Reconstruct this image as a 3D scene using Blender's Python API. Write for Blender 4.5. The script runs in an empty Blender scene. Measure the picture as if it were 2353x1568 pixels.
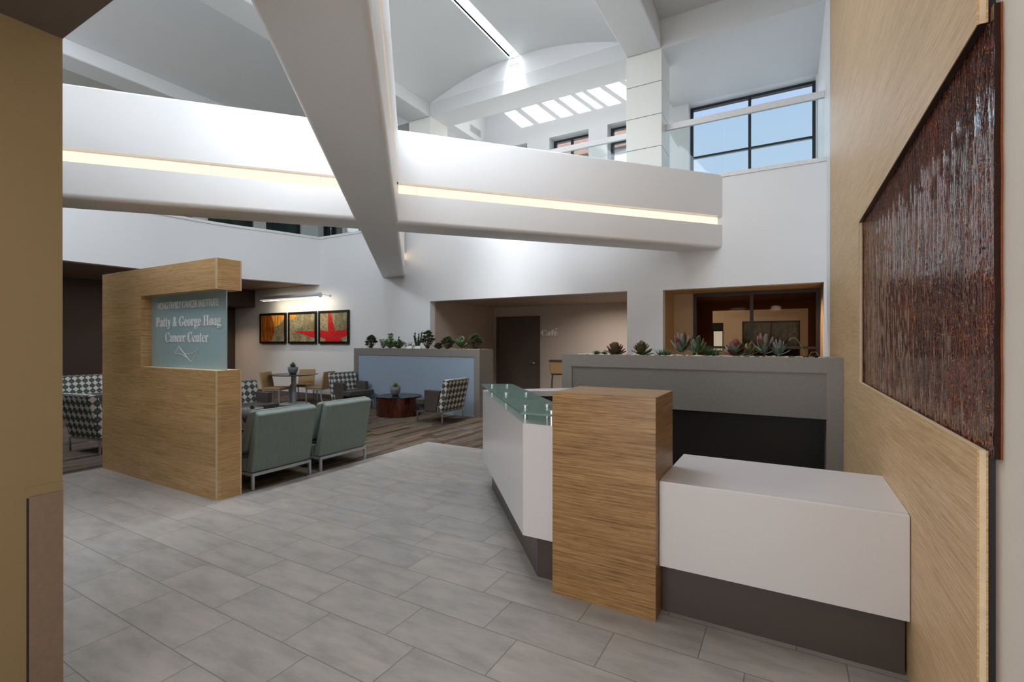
import bpy, math, random
from mathutils import Vector, Matrix
random.seed(7)
SC = bpy.context.scene
COL = SC.collection
PI = math.pi

# ------------------------------------------------------------------ camera, world, sun, exposure
cam = bpy.data.cameras.new('camera'); cam.lens = 17.0; cam.sensor_width = 36.0
cam.clip_start = 0.05; cam.clip_end = 200
camo = bpy.data.objects.new('camera', cam); COL.objects.link(camo)
camo.location = (0, 0, 1.5); camo.rotation_euler = (PI/2, 0, math.radians(29.717))
SC.camera = camo
SC.view_settings.view_transform = 'Standard'; SC.view_settings.look = 'None'
SC.view_settings.exposure = 0.54; SC.view_settings.gamma = 1.0
SC.view_settings.use_curve_mapping = False
try:
    SC.cycles.use_denoising = True
    SC.cycles.max_bounces = 10; SC.cycles.diffuse_bounces = 6; SC.cycles.glossy_bounces = 4
    SC.cycles.transparent_max_bounces = 12; SC.cycles.transmission_bounces = 6
    SC.cycles.sample_clamp_indirect = 8.0
    SC.cycles.caustics_reflective = False; SC.cycles.caustics_refractive = False
except Exception:
    pass
W = bpy.data.worlds.new('sky'); SC.world = W; W.use_nodes = True
wn = W.node_tree.nodes; wl = W.node_tree.links; wn.clear()
wo = wn.new('ShaderNodeOutputWorld'); wb = wn.new('ShaderNodeBackground')
wt = wn.new('ShaderNodeTexCoord'); wx = wn.new('ShaderNodeSeparateXYZ'); wr = wn.new('ShaderNodeValToRGB')
wl.new(wt.outputs['Generated'], wx.inputs[0]); wl.new(wx.outputs[2], wr.inputs[0])
wr.color_ramp.elements[0].position = 0.0; wr.color_ramp.elements[0].color = (.80, .88, .95, 1)
wr.color_ramp.elements[1].position = 0.75; wr.color_ramp.elements[1].color = (.40, .60, .95, 1)
e_ = wr.color_ramp.elements.new(0.42); e_.color = (.56, .73, .97, 1)
wl.new(wr.outputs[0], wb.inputs[0]); wb.inputs[1].default_value = 0.66
wl.new(wb.outputs[0], wo.inputs[0])

def aim(o, d):
    o.rotation_euler = Vector(d).to_track_quat('-Z', 'Y').to_euler()
def area(name, loc, d, sx, sy, power, color, spread=180):
    l = bpy.data.lights.new(name, 'AREA'); l.shape = 'RECTANGLE'; l.size = sx; l.size_y = sy
    l.energy = power; l.color = color; l.spread = math.radians(spread)
    o = bpy.data.objects.new(name, l); COL.objects.link(o); o.location = loc; aim(o, d)
    return o
sun = bpy.data.lights.new('sun', 'SUN'); sun.energy = 9.0; sun.angle = math.radians(1.2); sun.color = (1, .97, .9)
suno = bpy.data.objects.new('sun', sun); COL.objects.link(suno); aim(suno, (1.07, 1.0, -1.0))
COOL = (.80, .89, 1.0); NEU = (1, .97, .93); WARM = (1.0, .74, .46)
# daylight through the upper gallery windows behind the camera, the left gallery and the far gallery, plus added fill lights
area('daylight_near_gallery', (-9.2, -1.2, 5.5), (0, 1, -.08), 5.5, 2.0, 14, COOL)
area('daylight_near_gallery', (-2.8, -1.2, 5.5), (-.3, 1, -.10), 5.5, 2.0, 70, COOL)
area('entrance_fill', (-1.0, -1.4, 1.3), (-.1, 1, 0), 2.7, 2.2, 33, (.98, .97, .98), 135)  # unseen light added behind the camera to lift the low front surfaces
area('overhead_fill', (-3.4, 3.7, 6.45), (-.12, .3, -1), 2.6, 2.6, 140, (.84, .91, 1))  # unseen overhead light added to brighten the floor and its bounce
area('left_bay_fill', (-9.5, 1.2, 7.2), (-.1, .3, -1), .5, 4.0, 260, (.84, .91, 1))  # unseen light added above the left bay to brighten the gallery fascia
area('daylight_left_gallery', (-14.3, 1.0, 5.4), (1, .1, -.05), 4.0, 1.6, 45, COOL)
area('daylight_far_gallery_window', (-.7, 11.4, 5.7), (0, -1, 0), 2.2, 1.7, 14, COOL)
area('daylight_middle_gallery', (-4.8, 10.98, 5.8), (0, -1, 0), 3.9, 1.4, 26, NEU)
area('corridor_skylight_glow', (-4.8, 9.9, 7.62), (0, .5, -1), 4.0, .5, 9, NEU)
area('crown_skylight_glow', (-4.905, 3.6, 8.27), (0, 0, -1), .248, 10.1, 430, (.93, .97, 1))
# lamps in the soffits
area('soffit_downlight', (-1.6, -.2, 2.66), (0.1, .35, -1), .5, .5, 7, (1, .88, .74))
area('entry_downlight', (-.35, .45, 2.66), (.1, .9, -1), .3, .3, 7, (1, .88, .80))
area('cafe_downlight', (-3.4, 9.9, 2.37), (0, .3, -1), 1.4, .5, 24, (1, .93, .88), 140)
area('alcove_downlight', (.1, 9.1, 2.33), (0, 0, -1), .4, .3, 7, (1, .70, .42), 110)
area('bulkhead_downlight', (-14.1, 7.4, 2.45), (.1, .1, -1), .25, .25, 5, (1, .62, .35), 120)
area('lounge_downlight', (-12.6, 5.2, 2.95), (0, 0, -1), .6, .6, 10, (1, .86, .72))

# ------------------------------------------------------------------ helpers
def tag(o, label=None, cat=None, group=None, kind=None):
    if label: o['label'] = label
    if cat: o['category'] = cat
    if group: o['group'] = group
    if kind: o['kind'] = kind
    return o
def empty(name, loc=(0, 0, 0), rz=0, parent=None):
    o = bpy.data.objects.new(name, None); COL.objects.link(o); o.location = loc
    o.rotation_euler = (0, 0, rz); o.empty_display_size = .1
    if parent: o.parent = parent
    return o
def copy_tree(o, parent=None):
    c = o.copy(); COL.objects.link(c)
    if parent: c.parent = parent
    for ch in list(o.children):
        copy_tree(ch, c)
    return c

class MB:
    def __init__(s): s.v = []; s.f = []; s.t = []; s.sm = []
    def add(s, vs, fs, t=None, smooth=False):
        n = len(s.v); s.v += [tuple(p) for p in vs]; s.t += (t if t else [0.0]*len(vs))
        for f in fs:
            s.f.append(tuple(i+n for i in f)); s.sm.append(smooth)
    def box(s, x0, x1, y0, y1, z0, z1):
        s.hexa([(x0,y0),(x1,y0),(x1,y1),(x0,y1)], z0, [(x0,y0),(x1,y0),(x1,y1),(x0,y1)], z1)
    def hexa(s, b, z0, t, z1):
        zb = z0 if isinstance(z0, (list, tuple)) else [z0]*4
        zt = z1 if isinstance(z1, (list, tuple)) else [z1]*4
        vs = [(p[0],p[1],z) for p, z in zip(b, zb)]+[(p[0],p[1],z) for p, z in zip(t, zt)]
        s.add(vs, [(3,2,1,0),(4,5,6,7),(0,1,5,4),(1,2,6,5),(2,3,7,6),(3,0,4,7)])
    def prism(s, pts, a0, a1, axis='z', smooth=False):
        """polygon (counter-clockwise seen from +axis) extruded along an axis"""
        n = len(pts)
        def m(p, a):
            return (p[0],p[1],a) if axis == 'z' else ((p[0],a,p[1]) if axis == 'y' else (a,p[0],p[1]))
        vs = [m(p,a0) for p in pts]+[m(p,a1) for p in pts]
        fs = [tuple(reversed(range(n))), tuple(range(n,2*n))]
        s.add(vs, fs)
        k = len(s.v)-2*n
        for i in range(n):
            j = (i+1) % n
            s.f.append((k+i,k+j,k+n+j,k+n+i)); s.sm.append(smooth)
    def rounded(s, x0, x1, y0, y1, z0, z1, r, n=4):
        pts = []
        for cx, cy, a in ((x1-r,y1-r,0),(x0+r,y1-r,90),(x0+r,y0+r,180),(x1-r,y0+r,270)):
            for k in range(n+1):
                t = math.radians(a+90*k/n); pts.append((cx+r*math.cos(t), cy+r*math.sin(t)))
        s.prism(pts, z0, z1)
    def cyl(s, x, y, z0, z1, r, n=32, r1=None):
        s.lathe([(0,z0),(r,z0),(r if r1 is None else r1,z1),(0,z1)], x, y, n, False)
    def lathe(s, prof, x=0, y=0, n=32, smooth=True):
        vs = []; fs = []
        for r, z in prof:
            for k in range(n):
                a = 2*PI*k/n; vs.append((x+r*math.cos(a), y+r*math.sin(a), z))
        for i in range(len(prof)-1):
            for k in range(n):
                j = (k+1) % n
                fs.append((i*n+k, i*n+j, (i+1)*n+j, (i+1)*n+k))
        s.add(vs, fs, smooth=smooth)
    def tube(s, pts, r, n=8, t=None):
        pts = [Vector(p) for p in pts]; m = len(pts); vs = []; tt = []
        rs = r if isinstance(r, (list, tuple)) else [r]*m
        for i, p in enumerate(pts):
            d = (pts[min(i+1,m-1)]-pts[max(i-1,0)]).normalized()
            u = d.orthogonal().normalized() if i == 0 else (u0-d*u0.dot(d)).normalized()
            u0 = u; w = d.cross(u)
            for k in range(n):
                a = 2*PI*k/n; vs.append(p+(u*math.cos(a)+w*math.sin(a))*rs[i]); tt.append(0 if t is None else t)
        fs = []
        for i in range(m-1):
            for k in range(n):
                j = (k+1) % n; fs.append((i*n+k, i*n+j, (i+1)*n+j, (i+1)*n+k))
        s.add(vs, fs, tt, True)
        s.add([vs[k] for k in range(n)], [tuple(reversed(range(n)))], [tt[0]]*n)
        s.add([vs[(m-1)*n+k] for k in range(n)], [tuple(range(n))], [tt[0]]*n)
    def bar(s, p, q, w, h=None):
        """square bar between two points"""
        h = h or w; p = Vector(p); q = Vector(q); d = (q-p).normalized()
        up = Vector((0,0,1)) if abs(d.z) < .9 else Vector((1,0,0))
        u = d.cross(up).normalized(); v = u.cross(d).normalized()
        vs = []
        for c in (p, q):
            for a, b in ((-1,-1),(1,-1),(1,1),(-1,1)):
                vs.append(c+u*a*w/2+v*b*h/2)
        s.add(vs, [(3,2,1,0),(4,5,6,7),(0,1,5,4),(1,2,6,5),(2,3,7,6),(3,0,4,7)])
    def leaf(s, o, az, el, L, wd, th=.006, curl=.3, shape='point', n=6):
        """a fleshy leaf growing from o; t runs 0..1 from base to tip"""
        o = Vector(o); vs = []; tt = []; p = o.copy(); e = el
        side = Vector((-math.sin(az), math.cos(az), 0))
        for i in range(n+1):
            t = i/n
            if shape == 'point': w = wd*math.sin(PI*min(1, .18+.82*t))**.7 if t < 1 else .0005
            elif shape == 'spoon': w = wd*(.22+.78*math.sin(PI*min(1,max(0,(t-.15)/.95)))**.8) if t < 1 else wd*.25
            elif shape == 'paddle': w = wd*(.30+.70*math.sin(PI*min(1, t*.88))**.75) if t < 1 else wd*.42
            else: w = wd*(1-t*.93)
            d = Vector((math.cos(az)*math.cos(e), math.sin(az)*math.cos(e), math.sin(e)))
            nrm = side.cross(d)
            if i: p = p+d*(L/n)
            h = th*(1-.6*t)
            cup = -nrm*abs(w)*.18
            vs += [p+side*w-cup, p+nrm*h*-.4, p-side*w-cup, p-nrm*h*1.2]
            tt += [t]*4
            e += curl/n
        fs = []
        for i in range(n):
            for k in range(4):
                j = (k+1) % 4; fs.append((i*4+k, i*4+j, (i+1)*4+j, (i+1)*4+k))
        fs.append((3,2,1,0)); fs.append(tuple(n*4+k for k in range(4)))
        s.add(vs, fs, tt, True)
    def stone(s, x, y, z, a, b, c, rz):
        vs = []; n = 7
        for i, ph in enumerate((-.95, -.35, .35, .95)):
            for k in range(n):
                t = 2*PI*k/n+rz
                vs.append((x+a*math.cos(ph)*math.cos(t), y+b*math.cos(ph)*math.sin(t), z+c*math.sin(ph)))
        fs = [tuple(reversed(range(n))), tuple(range(3*n,4*n))]
        for i in range(3):
            for k in range(n):
                j = (k+1) % n; fs.append((i*n+k, i*n+j, (i+1)*n+j, (i+1)*n+k))
        s.add(vs, fs, [random.random()]*len(vs), True)
    def build(s, name, mat, parent=None, bevel=0, seg=2, sub=0, smooth=None):
        me = bpy.data.meshes.new(name); me.from_pydata(s.v, [], s.f); me.update()
        uv = me.uv_layers.new(name='UVMap')
        for p in me.polygons:
            p.use_smooth = s.sm[p.index] if smooth is None else smooth
            n = p.normal; ax = max(range(3), key=lambda i: abs(n[i]))
            for li in p.loop_indices:
                c = me.vertices[me.loops[li].vertex_index].co
                uv.data[li].uv = ((c.y, c.z), (c.x, c.z), (c.x, c.y))[ax]
        at = me.attributes.new('t', 'FLOAT', 'POINT')
        at.data.foreach_set('value', s.t)
        me.materials.append(mat)
        o = bpy.data.objects.new(name, me); COL.objects.link(o)
        if parent: o.parent = parent
        if bevel:
            b = o.modifiers.new('bevel', 'BEVEL'); b.width = bevel; b.segments = seg; b.limit_method = 'ANGLE'
            b.angle_limit = math.radians(40)
            for p in me.polygons: p.use_smooth = True
            b.harden_normals = True
        if sub:
            m = o.modifiers.new('sub', 'SUBSURF'); m.levels = sub; m.render_levels = sub
        return o
def soft(o, ang=32):
    for p in o.data.polygons: p.use_smooth = True
    o.data.set_sharp_from_angle(angle=math.radians(ang)); return o
def bx(name, mat, x0, x1, y0, y1, z0, z1, parent=None, bevel=0, seg=2):
    m = MB(); m.box(x0, x1, y0, y1, z0, z1); return m.build(name, mat, parent, bevel, seg)
def struct(o, label=None):
    o['kind'] = 'structure'
    if label: o['label'] = label
    return o

# ------------------------------------------------------------------ materials
M = {}
def hexc(h, k=1.0):
    r = [int(h[i:i+2], 16)/255 for i in (0, 2, 4)]
    return tuple(min(1, (c/12.92 if c <= .04045 else ((c+.055)/1.055)**2.4)*k) for c in r)+(1,)
class NT:
    def __init__(s, name):
        s.m = bpy.data.materials.new(name); s.m.use_nodes = True
        s.n = s.m.node_tree.nodes; s.l = s.m.node_tree.links; s.n.clear()
        s.out = s.n.new('ShaderNodeOutputMaterial'); s.p = s.n.new('ShaderNodeBsdfPrincipled')
        s.l.new(s.p.outputs[0], s.out.inputs[0])
        s.tc = s.n.new('ShaderNodeTexCoord')
    def k(s, a, b): s.l.new(a, b)
    def val(s, x, sock):
        if isinstance(x, (int, float)): sock.default_value = x
        elif isinstance(x, tuple): sock.default_value = x
        else: s.l.new(x, sock)
    def math(s, op, a, b=0.0, c=None):
        n = s.n.new('ShaderNodeMath'); n.operation = op; s.val(a, n.inputs[0]); s.val(b, n.inputs[1])
        if c is not None: s.val(c, n.inputs[2])
        return n.outputs[0]
    def mapping(s, src, scale=(1,1,1), loc=(0,0,0), rot=(0,0,0)):
        n = s.n.new('ShaderNodeMapping'); s.k(src, n.inputs[0])
        n.inputs['Scale'].default_value = scale; n.inputs['Location'].default_value = loc
        n.inputs['Rotation'].default_value = rot
        return n.outputs[0]
    def noise(s, src, scale, detail=3, rough=.5, dist=0):
        n = s.n.new('ShaderNodeTexNoise'); s.k(src, n.inputs['Vector']); n.inputs['Scale'].default_value = scale
        n.inputs['Detail'].default_value = detail; n.inputs['Roughness'].default_value = rough
        n.inputs['Distortion'].default_value = dist
        return n.outputs['Fac']
    def ramp(s, fac, stops, mode='LINEAR'):
        n = s.n.new('ShaderNodeValToRGB'); s.k(fac, n.inputs[0]); n.color_ramp.interpolation = mode
        el = n.color_ramp.elements
        el[0].position, el[0].color = stops[0]; el[1].position, el[1].color = stops[-1]
        for p, c in stops[1:-1]:
            e = el.new(p); e.color = c
        return n.outputs[0]
    def mix(s, fac, a, b, mode='MIX'):
        n = s.n.new('ShaderNodeMix'); n.data_type = 'RGBA'; n.blend_type = mode
        s.val(fac, n.inputs[0]); s.val(a, n.inputs[6]); s.val(b, n.inputs[7])
        return n.outputs[2]
    def bump(s, h, strength=.2, dist=.01):
        n = s.n.new('ShaderNodeBump'); n.inputs['Strength'].default_value = strength
        n.inputs['Distance'].default_value = dist; s.k(h, n.inputs['Height']); s.k(n.outputs[0], s.p.inputs['Normal'])
    def set(s, rough=.5, metal=0, spec=.5, coat=0):
        s.p.inputs['Roughness'].default_value = rough; s.p.inputs['Metallic'].default_value = metal
        s.p.inputs['Specular IOR Level'].default_value = spec; s.p.inputs['Coat Weight'].default_value = coat
def plain(name, col, rough=.5, metal=0, spec=.4, nscale=40, namt=.06, bump=.03, coat=0):
    t = NT(name); t.set(rough, metal, spec, coat)
    f = t.noise(t.tc.outputs['Object'], nscale, 3)
    lo = tuple(c*(1-namt) for c in col[:3])+(1,); hi = tuple(min(1, c*(1+namt)) for c in col[:3])+(1,)
    t.k(t.ramp(f, [(.3, lo), (.7, hi)]), t.p.inputs['Base Color'])
    if bump: t.bump(f, bump, .004)
    M[name] = t.m; return t.m
plain('white_paint', (.80, .805, .81, 1), .55, nscale=60, namt=.012)
plain('ceiling_paint', (.70, .71, .71, 1), .7, nscale=60, namt=.012)
plain('beam_paint', (.80, .80, .80, 1), .38, nscale=70, namt=.012, spec=.5)
plain('tan_paint', hexc('84704f'), .5, nscale=60, namt=.02)
plain('brown_paint', hexc('4c4039'), .7, nscale=60, namt=.02)
plain('soffit_paint', hexc('8a7868'), .7, nscale=60, namt=.02)
plain('beige_paint', hexc('cfc6ba'), .55, nscale=60, namt=.015)
plain('cafe_paint', hexc('beb0a2'), .6, nscale=60, namt=.015)
plain('lounge_wall_paint', (.74, .74, .76, 1), .55, nscale=60, namt=.012)
plain('column_paint', (.78, .78, .73, 1), .5, nscale=60, namt=.012)
plain('quartz', (.62, .60, .597, 1), .22, nscale=220, namt=.03, bump=0, spec=.5)
plain('kick_laminate', hexc('4b423d'), .35, nscale=60, namt=.04, bump=0)
plain('grey_laminate', hexc('817c76'), .42, nscale=(30), namt=.04, bump=0)
plain('dark_laminate', hexc('2a2624'), .5, nscale=30, namt=.06, bump=0)
plain('baseboard_vinyl', hexc('6f625c'), .5)
plain('door_laminate', hexc('5d5047'), .4, nscale=20, namt=.04)
plain('chrome', (.75, .76, .78, 1), .16, 1, nscale=30, namt=.02, bump=0)
plain('brushed_steel', (.70, .70, .70, 1), .3, 1, nscale=90, namt=.05, bump=0)
plain('satin_aluminium', hexc('b9bec6'), .4, .6, nscale=30, namt=.02, bump=0)
plain('lamp_enamel', hexc('c9d0dc'), .4, .2, nscale=30, namt=.02, bump=0)
plain('black_frame', hexc('15110f'), .35, nscale=30, bump=0)
plain('bronze_frame', hexc('2a211c'), .4, .3, nscale=30, bump=0)
plain('dark_window_frame', hexc('33373c'), .4, .3, nscale=30, bump=0)
plain('grey_vinyl', hexc('4f4844'), .45, nscale=130, namt=.08, bump=.1)
plain('tan_leather', hexc('a6875a'), .5, nscale=90, namt=.06, bump=.06)
plain('concrete', hexc('6f7074'), .7, nscale=50, namt=.15, bump=.15)
plain('soil', hexc('3a3029'), .9, nscale=60, namt=.3, bump=.3)
plain('maple_edge', hexc('d9c3a2'), .4, nscale=30, bump=0)
plain('rail_enamel', (.78, .78, .78, 1), .35, nscale=30, bump=0)
plain('outside_brick', hexc('8a6f66'), .9, nscale=8, namt=.2)
plain('outside_dark', hexc('3d4a48'), .8, nscale=1.5, namt=.35)
plain('white_lettering', (1, 1, 1, 1), .5, nscale=30, namt=0, bump=0)
plain('shade_fabric', hexc('1c1f28'), .8)
plain('garden_dark', hexc('161b12'), .9, nscale=3, namt=.5)
plain('vent_metal', hexc('c9c9c6'), .5)
plain('bark', hexc('5b4a38'), .9, nscale=90, namt=.3, bump=.2)

def bamboo(name, dark, mid, light, tilt=0.0, seams=None, rough=.38, top=True):
    t = NT(name); t.set(rough, 0, .4)
    uv = t.tc.outputs['UV']
    m1 = t.mapping(uv, (2.2, 110, 1), rot=(0, 0, tilt)); m2 = t.mapping(uv, (9, 260, 1), rot=(0, 0, tilt))
    m3 = t.mapping(uv, (.7, 9, 1), rot=(0, 0, tilt))
    a = t.noise(m1, 1.0, 4, .6, .25); b = t.noise(m2, 1.0, 3, .6); c = t.noise(m3, 1.0, 2)
    s_ = t.math('ADD', t.math('MULTIPLY', a, .48), t.math('ADD', t.math('MULTIPLY', b, .38), t.math('MULTIPLY', c, .14)))
    col = t.ramp(s_, [(.36, dark), (.49, mid), (.62, light)])
    # short dark flecks
    fl = t.noise(t.mapping(uv, (14, 150, 1), loc=(3, 7, 0), rot=(0, 0, tilt)), 1.0, 1)
    fm = t.ramp(fl, [(.66, (0,0,0,1)), (.76, (1,1,1,1))])
    col = t.mix(t.math('MULTIPLY', fm, .45), col, dark)
    if seams:
        u = t.n.new('ShaderNodeSeparateXYZ'); t.k(uv, u.inputs[0])
        du = t.math('DIVIDE', t.math('SUBTRACT', u.outputs[0], seams[0]), seams[1])
        dv = t.math('DIVIDE', u.outputs[1], seams[2])
        wn_ = t.n.new('ShaderNodeTexWhiteNoise'); wn_.noise_dimensions = '2D'
        cb = t.n.new('ShaderNodeCombineXYZ'); t.k(t.math('FLOOR', du), cb.inputs[0]); t.k(t.math('FLOOR', dv), cb.inputs[1])
        t.k(cb.outputs[0], wn_.inputs['Vector'])
        k = t.math('ADD', t.math('MULTIPLY', wn_.outputs['Value'], .22), .88)
        hs = t.n.new('ShaderNodeHueSaturation'); t.k(k, hs.inputs['Value']); t.k(col, hs.inputs['Color']); col = hs.outputs[0]
    t.k(col, t.p.inputs['Base Color'])
    t.bump(s_, .12, .003)
    M[name] = t.m
bamboo('bamboo_sign', hexc('9a7545'), hexc('c8a06c'), hexc('e0bf92'), seams=(-6.10, 1.45, .31))
bamboo('bamboo_pillar', hexc('5f4223'), hexc('8d6c43'), hexc('ad895c'))
bamboo('bamboo_wall', hexc('a28058'), hexc('c0a077'), hexc('d6b892'), rough=.5)

# floor tile: 0.605 x 0.2985 running bond stepping by a third
t = NT('floor_tile'); t.set(.30, 0, .45)
sx = t.n.new('ShaderNodeSeparateXYZ'); t.k(t.tc.outputs['Object'], sx.inputs[0])
X_, Y_ = sx.outputs[0], sx.outputs[1]
rowf = t.math('DIVIDE', t.math('SUBTRACT', Y_, 1.82), .2985); row = t.math('FLOOR', rowf)
uf = t.math('DIVIDE', t.math('ADD', t.math('SUBTRACT', X_, -1.18), t.math('MULTIPLY', row, .2)), .605)
fu = t.math('FRACT', uf); fv = t.math('FRACT', rowf)
du = t.math('MULTIPLY', t.math('MINIMUM', fu, t.math('SUBTRACT', 1.0, fu)), .605)
dv = t.math('MULTIPLY', t.math('MINIMUM', fv, t.math('SUBTRACT', 1.0, fv)), .2985)
g = t.math('MINIMUM', du, dv)
gm = t.ramp(g, [(.0013, (1,1,1,1)), (.0024, (0,0,0,1))])
cb = t.n.new('ShaderNodeCombineXYZ'); t.k(t.math('FLOOR', uf), cb.inputs[0]); t.k(row, cb.inputs[1])
w_ = t.n.new('ShaderNodeTexWhiteNoise'); w_.noise_dimensions = '2D'; t.k(cb.outputs[0], w_.inputs['Vector'])
off = t.n.new('ShaderNodeVectorMath'); off.operation = 'MULTIPLY_ADD'
t.k(w_.outputs['Color'], off.inputs[0]); off.inputs[1].default_value = (9, 9, 9); t.k(t.tc.outputs['Object'], off.inputs[2])
n1 = t.noise(t.mapping(off.outputs[0], (1.6, 5, 1)), 2.2, 5, .6); n2 = t.noise(t.tc.outputs['Object'], 120, 2)
base = t.ramp(n1, [(.3, hexc('8e8a84')), (.5, hexc('9e9a96')), (.72, hexc('aca59d'))])
tint = t.mix(w_.outputs['Value'], (.90, .91, .92, 1), (1.05, 1.03, 1.0, 1))
base = t.mix(1.0, base, tint, 'MULTIPLY')
base = t.mix(t.math('MULTIPLY', n2, .10), base, (.12, .115, .11, 1))
base = t.mix(gm, base, hexc('5f5850'))
t.k(base, t.p.inputs['Base Color'])
t.k(t.math('ADD', .34, t.math('MULTIPLY', n1, .12)), t.p.inputs['Roughness'])
hgt = t.math('SUBTRACT', t.math('MULTIPLY', n2, .15), gm); t.bump(hgt, .25, .002)
M['floor_tile'] = t.m

# carpet planks running along Y
t = NT('carpet_planks'); t.set(.95, 0, .1)
sx = t.n.new('ShaderNodeSeparateXYZ'); t.k(t.tc.outputs['Object'], sx.inputs[0])
def plank(wd, ln, seed):
    r = t.math('DIVIDE', sx.outputs[0], wd); ri = t.math('FLOOR', r)
    wn1 = t.n.new('ShaderNodeTexWhiteNoise'); wn1.noise_dimensions = '1D'; t.k(t.math('ADD', ri, seed), wn1.inputs['W'])
    u = t.math('ADD', t.math('DIVIDE', sx.outputs[1], ln), t.math('MULTIPLY', wn1.outputs['Value'], 7.0))
    c = t.n.new('ShaderNodeCombineXYZ'); t.k(ri, c.inputs[0]); t.k(t.math('FLOOR', u), c.inputs[1]); c.inputs[2].default_value = seed
    w2 = t.n.new('ShaderNodeTexWhiteNoise'); w2.noise_dimensions = '3D'; t.k(c.outputs[0], w2.inputs['Vector'])
    return w2.outputs['Value']
p1 = plank(.115, .85, 0); p2 = plank(.029, .5, 5)
v = t.math('ADD', t.math('MULTIPLY', p1, .72), t.math('MULTIPLY', p2, .28))
cc = t.ramp(v, [(.12, hexc('3a2d24')), (.3, hexc('5b4836')), (.42, hexc('6b6660')), (.55, hexc('4d4a48')), (.66, hexc('80694c')), (.78, hexc('5d5048')), (.9, hexc('75716e'))])
pile = t.noise(t.tc.outputs['Object'], 260, 2)
cc = t.mix(t.math('MULTIPLY', pile, .35), cc, (.05, .04, .035, 1))
t.k(cc, t.p.inputs['Base Color']); t.bump(pile, .5, .004)
M['carpet_planks'] = t.m

# lattice upholstery: white concave diamonds between dark-ringed circles
t = NT('lattice_fabric'); t.set(.8, 0, .2)
uv = t.mapping(t.tc.outputs['UV'], (1/.108, 1/.108, 1), loc=(.5, .12, 0))
sx = t.n.new('ShaderNodeSeparateXYZ'); t.k(uv, sx.inputs[0])
def near_d(ox, oy):
    a = t.math('SUBTRACT', t.math('FRACT', t.math('ADD', sx.outputs[0], ox)), .5)
    b = t.math('SUBTRACT', t.math('FRACT', t.math('ADD', sx.outputs[1], oy)), .5)
    return t.math('SQRT', t.math('ADD', t.math('MULTIPLY', a, a), t.math('MULTIPLY', b, b)))
dA = near_d(0, 0); dB = near_d(.5, .5)
r1 = t.math('ABSOLUTE', t.math('SUBTRACT', dA, .475)); r2 = t.math('ABSOLUTE', t.math('SUBTRACT', dB, .49))
line = t.ramp(t.math('MINIMUM', r1, r2), [(.022, (1,1,1,1)), (.036, (0,0,0,1))])
sm_ = t.math('MULTIPLY', t.math('GREATER_THAN', dA, .425), t.math('LESS_THAN', dB, .44))
bg = t.mix(t.math('LESS_THAN', dA, .36), hexc('76827e'), hexc('535e5a'))
cc = t.mix(line, bg, hexc('37302a')); cc = t.mix(sm_, cc, hexc('c8c4bd'))
t.k(cc, t.p.inputs['Base Color'])
t.bump(t.noise(t.tc.outputs['UV'], 600, 1), .2, .001)
M['lattice_fabric'] = t.m

# green-grey woven upholstery with vertical slubs
t = NT('sage_fabric'); t.set(.85, 0, .2)
a = t.noise(t.mapping(t.tc.outputs['UV'], (110, 6, 1)), 1.0, 3, .7); b = t.noise(t.tc.outputs['UV'], 330, 2)
s_ = t.math('ADD', t.math('MULTIPLY', a, .6), t.math('MULTIPLY', b, .4))
t.k(t.ramp(s_, [(.30, hexc('717c77')), (.5, hexc('7e8a86')), (.70, hexc('8c9894'))]), t.p.inputs['Base Color'])
t.bump(s_, .3, .002)
M['sage_fabric'] = t.m

t = NT('blue_panel_fabric'); t.set(.8, 0, .2)
a = t.noise(t.mapping(t.tc.outputs['UV'], (30, 400, 1)), 1.0, 2); b = t.noise(t.mapping(t.tc.outputs['UV'], (400, 30, 1)), 1.0, 2)
s_ = t.math('ADD', t.math('MULTIPLY', a, .5), t.math('MULTIPLY', b, .5))
t.k(t.ramp(s_, [(.35, hexc('8494a4')), (.65, hexc('9cacbb'))]), t.p.inputs['Base Color'])
M['blue_panel_fabric'] = t.m

t = NT('mahogany'); t.set(.22, 0, .5, .3)
a = t.noise(t.mapping(t.tc.outputs['Object'], (7, 7, 1.2)), 1.5, 4, .6)
t.k(t.ramp(a, [(.35, hexc('2c0f08')), (.55, hexc('4a1a0d')), (.7, hexc('6a2b15'))]), t.p.inputs['Base Color'])
M['mahogany'] = t.m
plain('dark_table_wood', hexc('2a1e1a'), .22, nscale=20, namt=.2, bump=0)

# amber cast glass with vertical ripples
t = NT('amber_glass'); t.set(.03, 0, .3)
ob = t.tc.outputs['Object']
rip = t.noise(t.mapping(ob, (18, 38, 8)), 1.0, 2, .5, 1.4)
rid = t.math('SUBTRACT', 1.0, t.math('MULTIPLY', t.math('ABSOLUTE', t.math('SUBTRACT', rip, .5)), 5.0))
fine = t.noise(t.mapping(ob, (40, 110, 40)), 1.0, 2, .6, .6)
big = t.noise(t.mapping(ob, (3, 6, 3.5)), 1.0, 3)
hh = t.math('ADD', t.math('MULTIPLY', rid, .55), t.math('MULTIPLY', fine, .5))
c1 = t.ramp(t.math('ADD', t.math('MULTIPLY', fine, .6), t.math('MULTIPLY', big, .4)),
            [(.38, hexc('2c120e')), (.50, hexc('52241c')), (.60, hexc('6e3020')), (.70, hexc('9a4a1c'))])
spk = t.noise(t.mapping(ob, (60, 150, 130)), 1.0, 1)
c1 = t.mix(t.ramp(spk, [(.63, (0,0,0,1)), (.72, (1,1,1,1))]), c1, hexc('e8841c'))
t.k(c1, t.p.inputs['Base Color']); t.bump(hh, 1.0, .04)
M['amber_glass'] = t.m

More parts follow.
